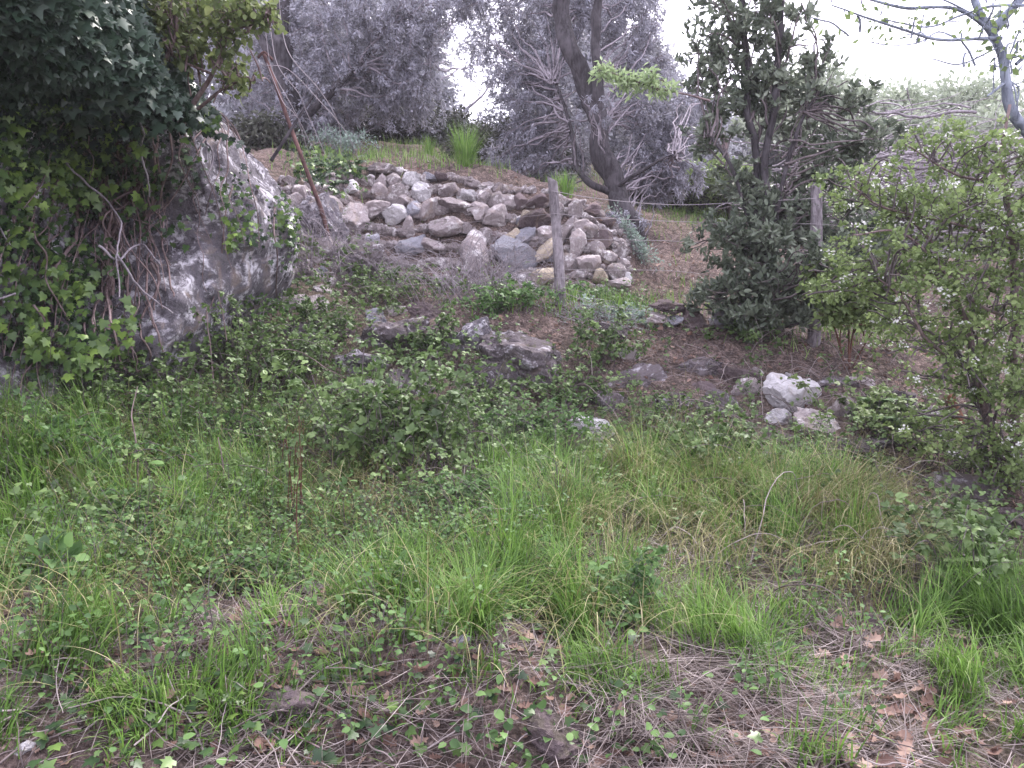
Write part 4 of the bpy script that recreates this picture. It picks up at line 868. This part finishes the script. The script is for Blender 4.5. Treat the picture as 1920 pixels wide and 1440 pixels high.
SH = [
 ('bramble', 'broad bramble clump with dull green leaves in the middle of the grass', 740, 900, .55, .62, 85, 'ovate', .050, 'bramble', 13),
 ('bramble', 'bramble spreading in front of the large purplish boulder', 880, 800, .42, .20, 34, 'ovate', .042, 'bramble', 12),
 ('bramble', 'tangled bramble at the foot of the cliff', 450, 740, .75, .55, 80, 'ovate', .042, 'bramble', 13),
 ('bramble', 'bramble climbing the pale cliff base with light leaf sprays', 420, 660, .4, .5, 38, 'ovate', .038, 'herb', 12),
 ('bramble', 'bramble between the cliff and the hollow under the wall', 540, 720, .45, .38, 50, 'ovate', .042, 'bramble', 13),
 ('bramble', 'leafy bramble under the ivy at the far left', 100, 740, .6, .55, 70, 'ovate', .045, 'bramble', 13),
 ('bramble', 'bramble at the cliff base beside the small dark cave', 260, 760, .5, .45, 50, 'ovate', .045, 'bramble', 12),
 ('bramble', 'bramble growing up the earth bank below the low stone row', 1130, 690, .32, .32, 34, 'ovate', .042, 'bramble', 13),
 ('bramble', 'bramble trailing over the dark rock at the foot of the bank', 1070, 775, .35, .20, 30, 'ovate', .04, 'bramble', 12),
 ('bramble', 'green bramble mound on top of the sedge tussocks', 1310, 900, .5, .26, 60, 'ovate', .043, 'bramble', 13),
 ('bramble', 'brownish thin bramble over the bare bank left of the white rocks', 1240, 810, .4, .2, 30, 'ovate', .034, 'bramble', 10),
 ('bramble', 'sparse bramble hanging over the bank between the two fence posts', 1370, 840, .35, .15, 24, 'ovate', .034, 'bramble', 9),
 ('bramble', 'bramble with pale leaves covering the dark pitted rock', 1620, 815, .4, .3, 36, 'ovate', .04, 'haw', 12),
 ('bramble', 'bramble sprays above the dark soil at the right edge', 1790, 900, .5, .4, 45, 'ovate', .04, 'haw', 12),
 ('bramble', 'bramble with round leaves and one red leaf near the lower right', 1790, 1110, .35, .35, 26, 'ovate', .048, 'bramble', 9),
 ('bramble', 'green bramble along the bottom of the stone wall left half', 740, 570, .7, .26, 60, 'ovate', .045, 'bramble', 13),
 ('bramble', 'low green bramble just left of the wooden post foot', 960, 585, .45, .2, 45, 'ovate', .045, 'herb', 13),
 ('bramble', 'bramble hanging in the hollow above the flat pale ledge', 600, 640, .35, .3, 34, 'ovate', .042, 'bramble', 12),
 ('bramble', 'green bramble beside the flat pale rock ledge', 800, 700, .3, .3, 34, 'ovate', .042, 'bramble', 13),
 ('bramble', 'bramble at the shaded foot of the holm oak', 1400, 650, .3, .16, 22, 'ovate', .045, 'bramble', 12),
]
for nm, lb, px, py, wr, h, ns, lf, sz, mt, nl in SH:
    shrub(nm, lb, 'bramble', px, py, wr, h, ns, lf, sz, mt, 'twig', nl)
for lb, px, py, wr, h, ns, sz, mt in [
 ('bright green patch of nettles left of the white stone', 1010, 840, .45, .22, 90, .035, 'herb'),
 ('leafy weeds in the grass under the cliff', 420, 850, .55, .22, 90, .035, 'herb'),
 ('weeds among the tall grass at the far left', 130, 870, .45, .25, 60, .035, 'herb'),
 ('clump of small green weeds on the left in front', 240, 1010, .3, .16, 60, .032, 'herb'),
 ('low weeds at the foot of the broad bramble clump', 880, 960, .3, .16, 40, .032, 'herb'),
 ('patch of small weeds left of the fallen oak leaves', 420, 1090, .25, .12, 40, .028, 'herb'),
 ('weeds along the wall foot right of the wooden post', 1120, 565, .5, .10, 50, .04, 'herb'),
 ('weeds beside the low stone row', 1170, 600, .3, .08, 30, .04, 'grey_herb')]:
    shrub('weeds', lb, 'weeds', px, py, wr, h, ns, 'ovate', sz, mt, 'twig', 9)
# single plants of the foreground
shrub('broadleaf_plant', 'single plant with broad smooth leaves in the middle foreground', 'plant', 765, 1135, .09, .10, 7, 'ovate', .075, 'herb', 'twig', 3, tri=False)
shrub('leafy_seedling', 'tall seedling with small paired leaves and a dark bare stalk', 'plant', 1165, 1170, .12, .26, 12, 'ovate', .038, 'herb', 'twig', 8)
shrub('sapling', 'upright seedling with pointed pale leaves above the left grass', 'plant', 335, 980, .05, .26, 4, 'ovate', .075, 'herb', 'twig', 4, tri=False)
shrub('sapling', 'red stemmed sapling standing tall left of the broad bramble', 'plant', 560, 1020, .10, .55, 7, 'ovate', .040, 'bramble', 'redtwig', 4)
shrub('sapling', 'sapling with glossy paired leaves right of the red stemmed sapling', 'plant', 610, 990, .12, .22, 9, 'ovate', .045, 'herb', 'redtwig', 6, tri=False)
shrub('sapling', 'thin sapling with a single yellow green tip right of the bramble', 'plant', 1045, 960, .06, .34, 5, 'ovate', .035, 'spring', 'twig', 3)
shrub('oval_leaf_plant', 'low plant with blue green oval leaves at the left edge', 'plant', 80, 1140, .12, .18, 8, 'ovate', .07, 'herb', 'twig', 4, tri=False)
shrub('lavender', 'pale grey green lavender tuft at the foot of the olive trunk', 'plant', 1195, 480, .25, .22, 60, 'dia', .06, 'grey_herb', 'greytwig', 14, tri=False)
shrub('lavender', 'pale grey green tuft on the terrace behind the ivy patch', 'plant', 640, 292, .4, .28, 70, 'dia', .07, 'grey_herb', 'greytwig', 14, tri=False)
shrub('dead_shrub', 'leafless grey shrub hanging in front of the large wall slab', 'shrub', 890, 560, .75, .55, 170, 'dia', .02, 'straw', 'greytwig', 5, tri=False)
shrub('dead_shrub', 'dry leafless twigs over the left end of the wall', 'shrub', 640, 500, .8, .45, 150, 'dia', .02, 'straw', 'greytwig', 5, tri=False)
shrub('grey_shrub', 'low silvery shrub between the wooden post and the stone row', 'shrub', 1115, 600, .42, .10, 80, 'dia', .03, 'grey_herb', 'greytwig', 10, tri=False)
# fern
def fern(px, py, label):
    b = hit(px, py) + [0, -.1, .0]; root = thing('fern', label, 'fern', b); q = MB(); st = MB()
    for k in range(9):
        az = rng.uniform(-2.8, -.3); L_ = rng.uniform(.16, .3); t = np.linspace(0, 1, 16)
        C = b + np.stack([np.cos(az) * L_ * t, np.sin(az) * L_ * t * .6, .16 * np.sin(t * 2.0) * 1.0], -1)
        tubes(st, C[None], np.full((1, 16), .0014), 4); T_ = norm(np.gradient(C, axis=0)); Sd = norm(np.cross(T_, [0, 0, 1.]))
        for s_ in (-1, 1):
            scatter(q, 'dia', C, norm(s_ * Sd + T_ * .4), np.tile([0, -.3, 1.], (16, 1)), .085 * np.sin(np.pi * np.clip(t * .8 + .18, 0, 1)) ** .7, rng.uniform(.2, .7), 1.1)
    st.obj('stalks', M['twig'], root); q.obj('fronds', M['herb'], root)
fern(1630, 790, 'small green fern under the dark pitted rock')
fern(1655, 820, 'second fern lower down under the dark pitted rock')

# fallen brown log, right
q = MB(); tubes(q, wob(smooth([at(1775,745,5.0), at(1800,800,4.9), at(1830,850,4.75), at(1862,890,4.6)], 30), .02, 4)[None], np.linspace(.035, .045, 30)[None], 10, cap=True)
tag(q.obj('fallen_log', M['brownlog'], None, at(1830, 850, 4.75)), 'reddish brown broken trunk leaning behind the hawthorn leaves', 'log')
# bleached sticks standing in the grass
def stick(pts, r, label, mat='vine', nm='stick', cat='stick'):
    q = MB(); P = smooth([at(*p) for p in pts], 30); tubes(q, wob(P, .006, 8)[None], np.linspace(r * .6, r * .3, 30)[None], 6, cap=True)
    tag(q.obj(nm, M[mat], None, P[0]), label, cat)
stick([(422,900,3.9),(418,860,3.9),(409,820,3.9)], .008, 'short bleached stick upright in the left grass')
stick([(258,930,3.7),(254,820,3.75),(248,770,3.8),(256,725,3.8)], .007, 'forked pale stem upright below the cave')
stick([(400,720,4.8),(392,640,4.8),(386,575,4.8)], .008, 'thin grey cane standing in front of the cliff')
stick([(425,640,4.8),(418,590,4.8),(408,545,4.8)], .006, 'second thin grey cane leaning at the cliff')
stick([(505,655,5.2),(560,660,5.1),(620,695,5.0),(690,730,4.9)], .006, 'long arching dry bramble cane left of the pale ledge')
stick([(1160,1090,2.9),(1166,1040,2.9),(1170,985,2.9)], .004, 'black bare stalk with a pale tip in the middle of the grass', 'olivebark')
stick([(560,1080,2.9),(556,960,2.9),(562,860,2.9),(560,780,2.9)], .005, 'tall reddish bare stem in front of the broad bramble', 'redtwig')
stick([(855,1110,2.85),(852,1040,2.85),(858,985,2.85)], .003, 'thin dark stalk above the curled brown leaves', 'olivebark')
stick([(275,1225,2.3),(300,1200,2.32),(306,1190,2.33)], .012, 'broken piece of thick pale stick in the lower left litter')
stick([(1100,660,5.9),(1128,700,5.7),(1160,720,5.5)], .004, 'dry trailing stem across the earth bank')
stick([(0,1180+170,2.0),(120,1400,1.95),(240,1425,1.9)], .007, 'bent ivy root in the bottom left corner', 'vine')
stick([(330,1290,2.1),(440,1325,2.05),(600,1400,1.95)], .007, 'long brown ivy root crossing the bottom left litter', 'vine')

# ------------------------------------------------------------------ grass, straw, twigs, litter
def field(n, y0=1.3, y1=16, marg=1000, p=2.0):
    n = int(n * 1.56)
    u = rng.uniform(0, 1, n)
    if p == 2: y = y0 * (y1 / y0) ** u
    x = y * rng.uniform(-(960 + marg) / F, (960 + marg) / F, n)
    P = gp(x, y); a, b = pix(P); return P, np.clip(a, 60, 1850), b
GR = [(1103,832,55,34,-3),(1500,770,60,50,-1.2),(60,860,150,90,1.3),(260,850,200,90,1.1),(160,960,260,70,.9),(420,940,180,90,1.),(600,860,90,120,.6),(560,980,120,90,.4),(960,1010,130,120,.9),(1060,930,130,110,.9),(1200,900,120,110,1.1),(1350,950,200,90,1.2),
      (1500,960,130,100,.9),(1580,1010,90,70,.8),(1060,1070,90,70,.8),(1230,1110,80,50,.8),(1400,1100,120,80,.5),(1830,1190,130,100,1.6),(1900,1320,120,120,1.0),(1320,1200,70,50,.6),(1440,1180,70,40,.8),(1350,1330,140,90,.5),
      (60,1080,120,90,.6),(300,1080,160,80,.4),(800,1180,140,70,.35),(1000,1180,200,80,.35),(1600,1400,80,60,.4),(150,1230,220,130,.8),(500,1180,220,120,.6),(700,1080,200,100,.4),(850,1150,200,90,.6),(1100,1230,180,70,.55),(1500,1330,220,120,.4),(350,1330,300,80,.35),(1150,1130,120,100,.6),(480,760,200,50,.7),(150,770,160,40,.6),(850,880,200,60,.5),(700,1400,400,100,.08)]
P, a, b = field(240000, 1.5, 7.5)
dn = blobs(a, b, GR) * (.55 + .9 * (fbm(P * [1, 1, 0] * 3.5, 3, 60) * .5 + .5)) ; tuf = vn(P * [1, 1, 0] * 9, 61) * .5 + .5
k = rng.uniform(0, 1, len(P)) < dn * np.clip(tuf * 2.6 - 1.0, 0, 1) * .66; P = P[k]; a = a[k]; b = b[k]; n = len(P)
clv = vn(P * [1, 1, 0] * 5, 62) * .5 + .5; hh = (.09 + .22 * (.35 + .9 * tuf[k]) * np.clip(blobs(a, b, GR), 0, 1.3) / 1.3) * rng.uniform(.45, 1.25, n) * np.where(P[:, 1] < 2.6, .8, 1)
azg = vn(P * [1, 1, 0] * 4, 63) * 4 + rng.normal(0, .9, n)
q = MB(); blades(q, P - [0, 0, .01], hh, rng.uniform(.0022, .0075, n), np.abs(rng.normal(.15, .28, n)), azg, rng.uniform(.1, 2.3, n), .35 * clv + .65 * rng.uniform(0, 1, n), 5)
tag(q.obj('grass', M['grass']), 'green grass covering the ground in front of the bank', 'grass', kind='stuff')
# long arching yellowish sedge
SG = [(1103,832,55,34,-3),(1500,770,60,50,-1.2),(1250,870,110,60,1.),(1400,930,200,60,1.4),(1550,960,130,80,1.),(620,800,60,50,.7),(540,790,80,40,.4),(1650,1000,80,60,.8),(1180,860,60,60,.8),(720,960,100,50,.6),(1600,1090,140,60,.7),(1100,1000,150,60,.3),(1350,1050,200,60,.5),(300,900,250,90,.3),(500,800,200,60,.35),(900,760,100,40,.3),(150,850,250,120,.25),(700,1050,300,100,.3),(1100,1150,300,100,.25),(250,1150,300,100,.2)]
P, a, b = field(130000, 1.8, 7); k = rng.uniform(0, 1, len(P)) < blobs(a, b, SG) * .5 * np.clip(vn(P * [1, 1, 0] * 5, 71) + .6, 0, 1); P = P[k]; n = len(P)
q = MB(); blades(q, P, rng.uniform(.2, .5, n), rng.uniform(.002, .0038, n), np.abs(rng.normal(.25, .2, n)), -1.57 + rng.normal(0, 1.3, n), rng.uniform(1.0, 2.6, n), rng.uniform(0, 1, n), 8)
tag(q.obj('dry_sedge', M['drygrass']), 'long arching yellowish sedge blades on the right of the meadow', 'grass', kind='stuff')
# short sparse growth further up
UP = [(900,305,220,22,.25),(1370,400,110,18,1.6),(760,280,100,25,.15),(1230,550,150,20,.08),(1100,340,60,15,.7),(1240,450,60,60,.04),(1150,575,150,20,.6),(620,300,80,15,.5),(600,430,120,60,.2),(1600,620,150,40,.2)]
P, a, b = field(200000, 6, 17); k = rng.uniform(0, 1, len(P)) < blobs(a, b, UP) * .5; P = P[k]; n = len(P)
q = MB(); blades(q, P, rng.uniform(.06, .22, n), rng.uniform(.006, .011, n), np.abs(rng.normal(.2, .2, n)), rng.uniform(0, 6.28, n), rng.uniform(.1, 1.2, n), rng.uniform(.3, 1, n), 3)
tag(q.obj('terrace_grass', M['grass']), 'sparse short grass on the terraces behind the wall', 'grass', kind='stuff')
# tussocks
for lb, px, py, h, n in (('tall fine grass tussock on the wall top under the olives', 872, 312, .52, 380), ('small green tuft right behind the wooden post', 1060, 372, .3, 160), ('small tuft of grass beside the pointed terrace rock', 805, 290, .35, 140)):
    p = hit(px, py); rr = rng.uniform(0, 6.28, n); ra = rng.uniform(0, .1, n); q = MB()
    PP = gp(p[0] + np.cos(rr) * ra, p[1] + np.sin(rr) * ra)
    blades(q, PP, h * rng.uniform(.5, 1.1, n), rng.uniform(.004, .007, n), np.abs(rng.normal(.12, .15, n)), rr, rng.uniform(.1, 1., n), rng.uniform(.3, .85, n), 5)
    q2 = tag(q.obj('grass_tussock', M['grass'], None, p), lb, 'grass tuft')
for lb, px, py, h, n, sp in (('arching sedge tussock right of the white stone', 1210, 915, .44, 480, .16), ('second large sedge tussock under the bramble mound', 1330, 935, .42, 520, .2), ('broad yellowish sedge tussock in the middle of the right bank', 1460, 950, .42, 520, .2),
    ('sedge tussock nearest the dark soil on the right', 1580, 945, .38, 420, .16), ('sedge tussock with bleached blades left of the broad bramble', 545, 850, .36, 300, .12), ('tall grass tussock below the white stone', 1060, 975, .34, 380, .14)):
    p = hit(px, py); rr = rng.uniform(0, 6.28, n); ra = sp * rng.uniform(0, 1, n) ** .6
    PP = gp(p[0] + np.cos(rr) * ra, p[1] + np.sin(rr) * ra); q = MB(); q3 = MB(); k = rng.uniform(0, 1, n) < .55
    args = (h * rng.uniform(.45, 1.1, n), rng.uniform(.003, .0055, n), np.abs(rng.normal(.25, .15, n)), rr + rng.normal(0, .5, n), rng.uniform(.5, 2.2, n), rng.uniform(0, 1, n))
    root = thing('sedge_tussock', lb, 'grass tuft', p)
    blades(q, PP[k], *[g[k] for g in args], 7); q.obj('green_blades', M['grass'], root)
    blades(q3, PP[~k], *[g[~k] for g in args], 7); q3.obj('dry_blades', M['drygrass'], root)
# straw thatch lying flat
P, a, b = field(190000, 1.3, 15)
ST = [(960,1250,1100,170,.7),(1000,1400,900,120,.55),(700,1120,300,60,.6),(1550,1150,250,150,.9),(1250,660,330,80,.9),(1800,680,200,120,.8),(800,320,250,30,.7),(1270,500,120,60,.9),(1700,1000,150,100,.5),(950,650,100,60,.5),(1400,1000,300,120,.5),(300,900,400,150,.25),(900,900,300,100,.3),(620,440,150,90,.5),(900,440,250,90,.25)]
k = rng.uniform(0, 1, len(P)) < np.clip(blobs(a, b, ST), .08, 1) * .75 * np.clip(vn(P * [1, 1, 0] * 7, 88) * 1.3 + .75, .12, 1); P = P[k]; a = a[k]; b = b[k]; n = len(P)
az = np.where((b > 1240) & (a > 800) & (a < 1500), -1.3 + rng.normal(0, .8, n), rng.uniform(0, 6.28, n) * 1.0 + vn(P * [1, 1, 0] * 3, 81) * 2)
sc = np.clip(P[:, 1] / 2.6, .8, 2.6); lg = np.where((b > 1230) & (a > 750) & (a < 1500), 2.2, 1.)
q = MB(); blades(q, P + [0, 0, .006], rng.uniform(.05, .20, n) * sc ** .5 * np.where(rng.uniform(0, 1, n) < .4, lg, 1), rng.uniform(.0016, .0034, n) * sc, rng.uniform(1.15, 1.6, n), az, rng.uniform(-.5, .35, n), rng.uniform(0, 1, n), 4)
tag(q.obj('straw_litter', M['straw']), 'dry pinkish straw and stalks lying over the ground', 'straw', kind='stuff')
# twigs and ivy runners over the foreground
P, a, b = field(8000, 1.3, 9); TWB = [(960,1420,1100,80,.9),(250,1320,350,100,.7),(1450,800,120,60,1.2),(1700,900,150,100,1.),(1350,700,250,60,.8),(950,1050,200,60,.5),(1700,740,150,60,.7)]
k = rng.uniform(0, 1, len(P)) < blobs(a, b, TWB) * .5; P = P[k]; n = len(P); az = rng.uniform(0, 6.28, n); ln = rng.uniform(.1, .4, n)
t = np.linspace(-.5, .5, 12)[None, :, None]; C = P[:, None] + np.stack([np.cos(az), np.sin(az), 0 * az], -1)[:, None] * ln[:, None, None] * t
C = wob(C, .022, 5, 5); C[..., 2] = gh(C[..., 0], C[..., 1]) + rng.uniform(.005, .05, n)[:, None] + .02 * np.sin(t[..., 0] * 3)
q = MB(); tubes(q, C, rng.uniform(.001, .0028, n)[:, None] * np.linspace(1.2, .6, 12)[None], 5, rng.uniform(0, 1, n))
tag(q.obj('twig_litter', M['straw']), 'pale dead twigs scattered over the ground', 'twigs', kind='stuff')
# small green leaves near the ground everywhere
GC = [(1103,832,55,34,-3),(1500,770,60,50,-1.2),(400,1350,500,90,.3),(200,1150,300,100,.4),(700,1000,300,120,.6),(1000,850,150,60,1.),(450,880,250,80,.7),(1150,1130,100,80,.7),(1000,1400,300,60,.5),(1400,870,200,60,.6),(1500,780,300,90,.5),(1800,1000,150,120,.7),(600,620,300,150,.6),(150,720,200,80,.8),(1150,700,120,90,.7),(850,600,250,50,.6),(1750,800,200,120,.5)]
P, a, b = field(60000, 1.4, 9); k = rng.uniform(0, 1, len(P)) < blobs(a, b, GC) * .42 * np.clip(vn(P * [1, 1, 0] * 6, 91) + .7, 0, 1); P = P[k]; n = len(P)
P = P + np.stack([0 * P[:, 0], 0 * P[:, 0], rng.uniform(.01, .10, n)], -1)
q = MB(); scatter(q, 'ovate', P, norm(rng.normal(size=(n, 3)) * [1, 1, .3]), norm(rng.normal(size=(n, 3)) * .4 + [0, -.2, 1]), rng.uniform(.016, .038, n), rng.uniform(0, 1, n), 1.1)
tag(q.obj('ground_cover', M['herb']), 'small round leaved ground cover between the grass', 'ground cover', kind='stuff')
# leafy sprigs of bramble and nettle seedlings, too many to count
def sprigs(name, label, n0, area, hmin, hmax, size, leafk, mat, smat, y1=9., nl=12, ws=1., dens=.5, tri=False, lean=.35):
    P, a, b = field(n0, 1.5, y1); k = rng.uniform(0, 1, len(P)) < blobs(a, b, area) * dens * np.clip(vn(P * [1, 1, 0] * 2.6, 93) * 1.2 + .6, .05, 1); P = P[k]; n = len(P)
    h = rng.uniform(hmin, hmax, n); t = np.linspace(0, 1, 9)[None, :, None]
    E = P + np.stack([rng.normal(0, lean, n) * h, rng.normal(-.1, lean, n) * h, h], -1)
    mid = (P + E) / 2 + rng.normal(0, .14, (n, 3)) * h[:, None]
    C = P[:, None] * (1 - t) ** 2 + 2 * mid[:, None] * t * (1 - t) + E[:, None] * t ** 2
    q = MB(); tubes(q, C, rng.uniform(.0009, .002, n)[:, None] * np.linspace(1.1, .5, 9)[None], 3, rng.uniform(0, 1, n)); tag(q.obj(name + '_stems', M[smat]), label.replace('leafy', 'thin stems of leafy'), 'stems', kind='stuff')
    tt = rng.uniform(.25, 1, (n, nl)); f = tt * 8; i0 = np.minimum(f.astype(int), 7); fr = (f - i0)[..., None]; ar = np.arange(n)[:, None]
    B_ = C[ar, i0] * (1 - fr) + C[ar, i0 + 1] * fr
    out = norm(rng.normal(size=(n, nl, 3)) * [1, 1, .4] + [0, -.1, .1]); B_ = B_ + out * size * .5
    sz = size * rng.uniform(.45, 1.2, (n, nl)) * (1.15 - .5 * tt); cv = rng.uniform(0, 1, (n, 1)) * .55 + rng.uniform(0, 1, (n, nl)) * .45
    N = norm(rng.normal(size=(n, nl, 3)) * .5 + [0, -.2, 1.]); q = MB()
    for an, sc in (((0, 1.), (1.15, .8), (-1.15, .8)) if tri else ((0, 1.),)):
        X = np.cross(out, N); Dk = norm(out * math.cos(an) + X * math.sin(an)); scatter(q, leafk, B_.reshape(-1, 3), Dk.reshape(-1, 3), N.reshape(-1, 3), (sz * sc).ravel(), cv.ravel(), ws)
    tag(q.obj(name, M[mat]), label, 'undergrowth', kind='stuff')
sprigs('bramble_undergrowth', 'leafy low brambles scattered through the grass and over the bank', 12500, [(1103,832,55,34,-3),(1500,770,60,50,-1.2),(550,830,450,80,1.),(1000,900,400,80,.6),(250,980,300,100,.5),(500,790,450,70,.9),(300,700,300,90,1.),(600,650,250,90,.8),(850,740,250,90,.9),(1100,760,200,60,.9),(1300,870,220,50,.8),(1150,660,150,60,.7),(1620,860,200,90,.8),(1800,800,160,160,.8),
  (900,600,300,40,.8),(650,560,200,60,.8),(1500,720,150,40,.4),(150,650,200,100,.9),(700,900,250,80,.5),(1800,1050,120,80,.7),(600,480,120,70,.5),(1280,620,100,25,.3)], .12, .42, .038, 'ovate', 'bramble', 'twig', 9.5, 9, 1., .55, True)
sprigs('nettle_undergrowth', 'leafy small green weeds between grass and bank', 26000, [(1103,832,55,34,-3),(1500,770,60,50,-1.2),(500,900,400,100,.8),(900,1000,300,100,.6),(200,1180,300,100,.25),(1000,1250,400,120,.14),(1350,1150,250,120,.35),(1000,820,160,60,1.3),(420,830,260,60,1.),(150,1000,250,120,.6),(1150,1130,120,70,.7),(400,1050,300,90,.5),(750,1000,250,80,.6),(1300,880,200,50,.7),(50,800,100,60,.9),(850,1120,160,60,.4),(1500,900,150,60,.4),(450,1250,300,80,.3),(1120,570,120,25,.8)],
  .07, .26, .027, 'ovate', 'herb', 'twig', 8., 10, 1., .6)
# dry canes and bare stems over the bank
P, a, b = field(9000, 2.5, 9.5); k = rng.uniform(0, 1, len(P)) < blobs(a, b, [(1400,760,200,60,.8),(1250,700,200,60,.5),(650,520,150,70,.9),(850,560,200,40,.6),(1650,720,200,60,.6),(700,760,300,60,.35),(1700,900,150,120,.6),(1450,1050,250,100,.25),(560,900,300,120,.15),(1450,650,80,30,.6)]) * .4
P = P[k]; n = len(P); az = rng.uniform(0, 6.28, n); ln = rng.uniform(.2, .8, n); t = np.linspace(0, 1, 12)[None, :, None]
E = P + np.stack([np.cos(az) * ln, np.sin(az) * ln * .6, 0 * az], -1); E[:, 2] = gh(E[:, 0], E[:, 1]) + rng.uniform(0, .15, n)
mid = (P + E) / 2 + [0, 0, 1.] * (ln * rng.uniform(.1, .8, n))[:, None]; C = P[:, None] * (1 - t) ** 2 + 2 * mid[:, None] * t * (1 - t) + E[:, None] * t ** 2
q = MB(); tubes(q, wob(C, .02, 6, 4), rng.uniform(.0012, .003, n)[:, None] * np.linspace(1.1, .5, 12)[None], 4, rng.uniform(0, 1, n))
tag(q.obj('dry_canes', M['straw']), 'dry arching bramble canes and bare stems over the bank', 'dead stems', kind='stuff')
# ivy leaves on the ground in front
P, a, b = field(5200, 1.4, 2.9); k = rng.uniform(0, 1, len(P)) < blobs(a, b, [(450,1360,450,110,.8),(900,1330,200,110,.5),(1050,1400,150,60,.5),(150,1350,200,90,.5)]); P = P[k]; n = len(P)
P[:, 2] += rng.uniform(.015, .07, n)
q = MB(); scatter(q, 'ivy', P, norm(rng.normal(size=(n, 3)) * [1, 1, .3] + [0, -.5, 0]), norm(rng.normal(size=(n, 3)) * .35 + [0, -.35, 1]), rng.uniform(.016, .040, n), rng.uniform(.2, .85, n) ** 1.3)
tag(q.obj('ground_ivy', M['ivy']), 'lobed ivy leaves creeping along the bottom of the picture', 'ivy', kind='stuff')
# leaf litter (too many to count) and the larger fallen oak leaves
P, a, b = field(26000, 1.4, 14); k = rng.uniform(0, 1, len(P)) < blobs(a, b, [(1650,1320,180,130,.5),(950,1150,250,60,.35),(500,1300,400,130,.4),(1100,1380,300,80,.3),(1250,660,300,60,1.2),(1750,680,180,80,1.2),(950,650,80,40,.6),(640,300,80,15,.8),(1260,500,110,70,1.3),(750,305,180,15,.9),(1000,345,120,12,.6),(1800,1000,120,80,.3),(1250,1400,200,60,.3),(1800,900,120,60,.5)]); P = P[k]; n = len(P)
P[:, 2] += .012; q = MB(); scatter(q, 'oak', P, norm(rng.normal(size=(n, 3)) * [1, 1, .3]), norm(rng.normal(size=(n, 3)) * .5 + [0, -.2, 1]), rng.uniform(.02, .06, n), rng.uniform(0, 1, n))
tag(q.obj('leaf_litter', M['dead']), 'brown fallen leaves scattered over earth and bank', 'leaves', kind='stuff')
def oakleaf(px, py, wpx, label, mat='dead', v=.8):
    p = hit(px, py) + [0, 0, .018]; q = MB(); az = rng.uniform(0, 6.28)
    scatter(q, 'oak', p[None], np.array([[math.cos(az), math.sin(az), .15]]), norm(np.array([[rng.normal(0, .6), rng.normal(-.2, .5), 1.]])), wpx * .72 * p[1] / F, rng.uniform(.1, .9), .8)
    tag(q.obj('fallen_oak_leaf', M[mat], None, p), label, 'dead leaf', 'fallen oak leaves')
for px, py, wx, lb in [(978,1172,60,'curled tan leaf lying below the green grass in the middle'),(1060,1228,66,'orange brown curled leaf at the edge of the dry stalks'),(848,1075,60,'folded brown leaf beside the broadleaf plant'),
  (872,1122,60,'flat tan leaf under the folded brown leaf'),(1562,1185,60,'pale lobed leaf on the grey stone lower right'),(1672,1246,52,'tan leaf at the edge of the dark grass on the right'),(1525,1252,55,'reddish leaf on the purple straw'),
  (1690,1310,60,'pinkish lobed leaf beside the dark right hand grass'),(1680,1355,60,'brown leaf just below the pinkish lobed leaf'),(1590,1370,45,'upright narrow brown leaf on the straw'),(1790,1395,70,'crumpled brown leaf near the bottom right corner'),
  (1862,1412,70,'pale crumpled leaf in the bottom right corner'),(640,1270,55,'pale brown leaf between twigs left of centre'),(300,1330,60,'pinkish leaf under the grass blades lower left'),(460,1105,55,'large faded leaf behind the thin grass at left'),
  (88,1250,55,'rusty leaf at the lower left edge'),(140,1240,60,'crisp brown leaf right of the rusty leaf'),(1630,720,30,'brown leaf on the upper right earth'),(600,1120,40,'silvery leaf left of the broadleaf plant')]:
    oakleaf(px, py, wx, lb)
oakleaf(1300, 832, 26, 'single orange red leaf on the bramble mound', 'redleaf'); oakleaf(1745, 1135, 32, 'red leaf under the round leaved bramble', 'redleaf')
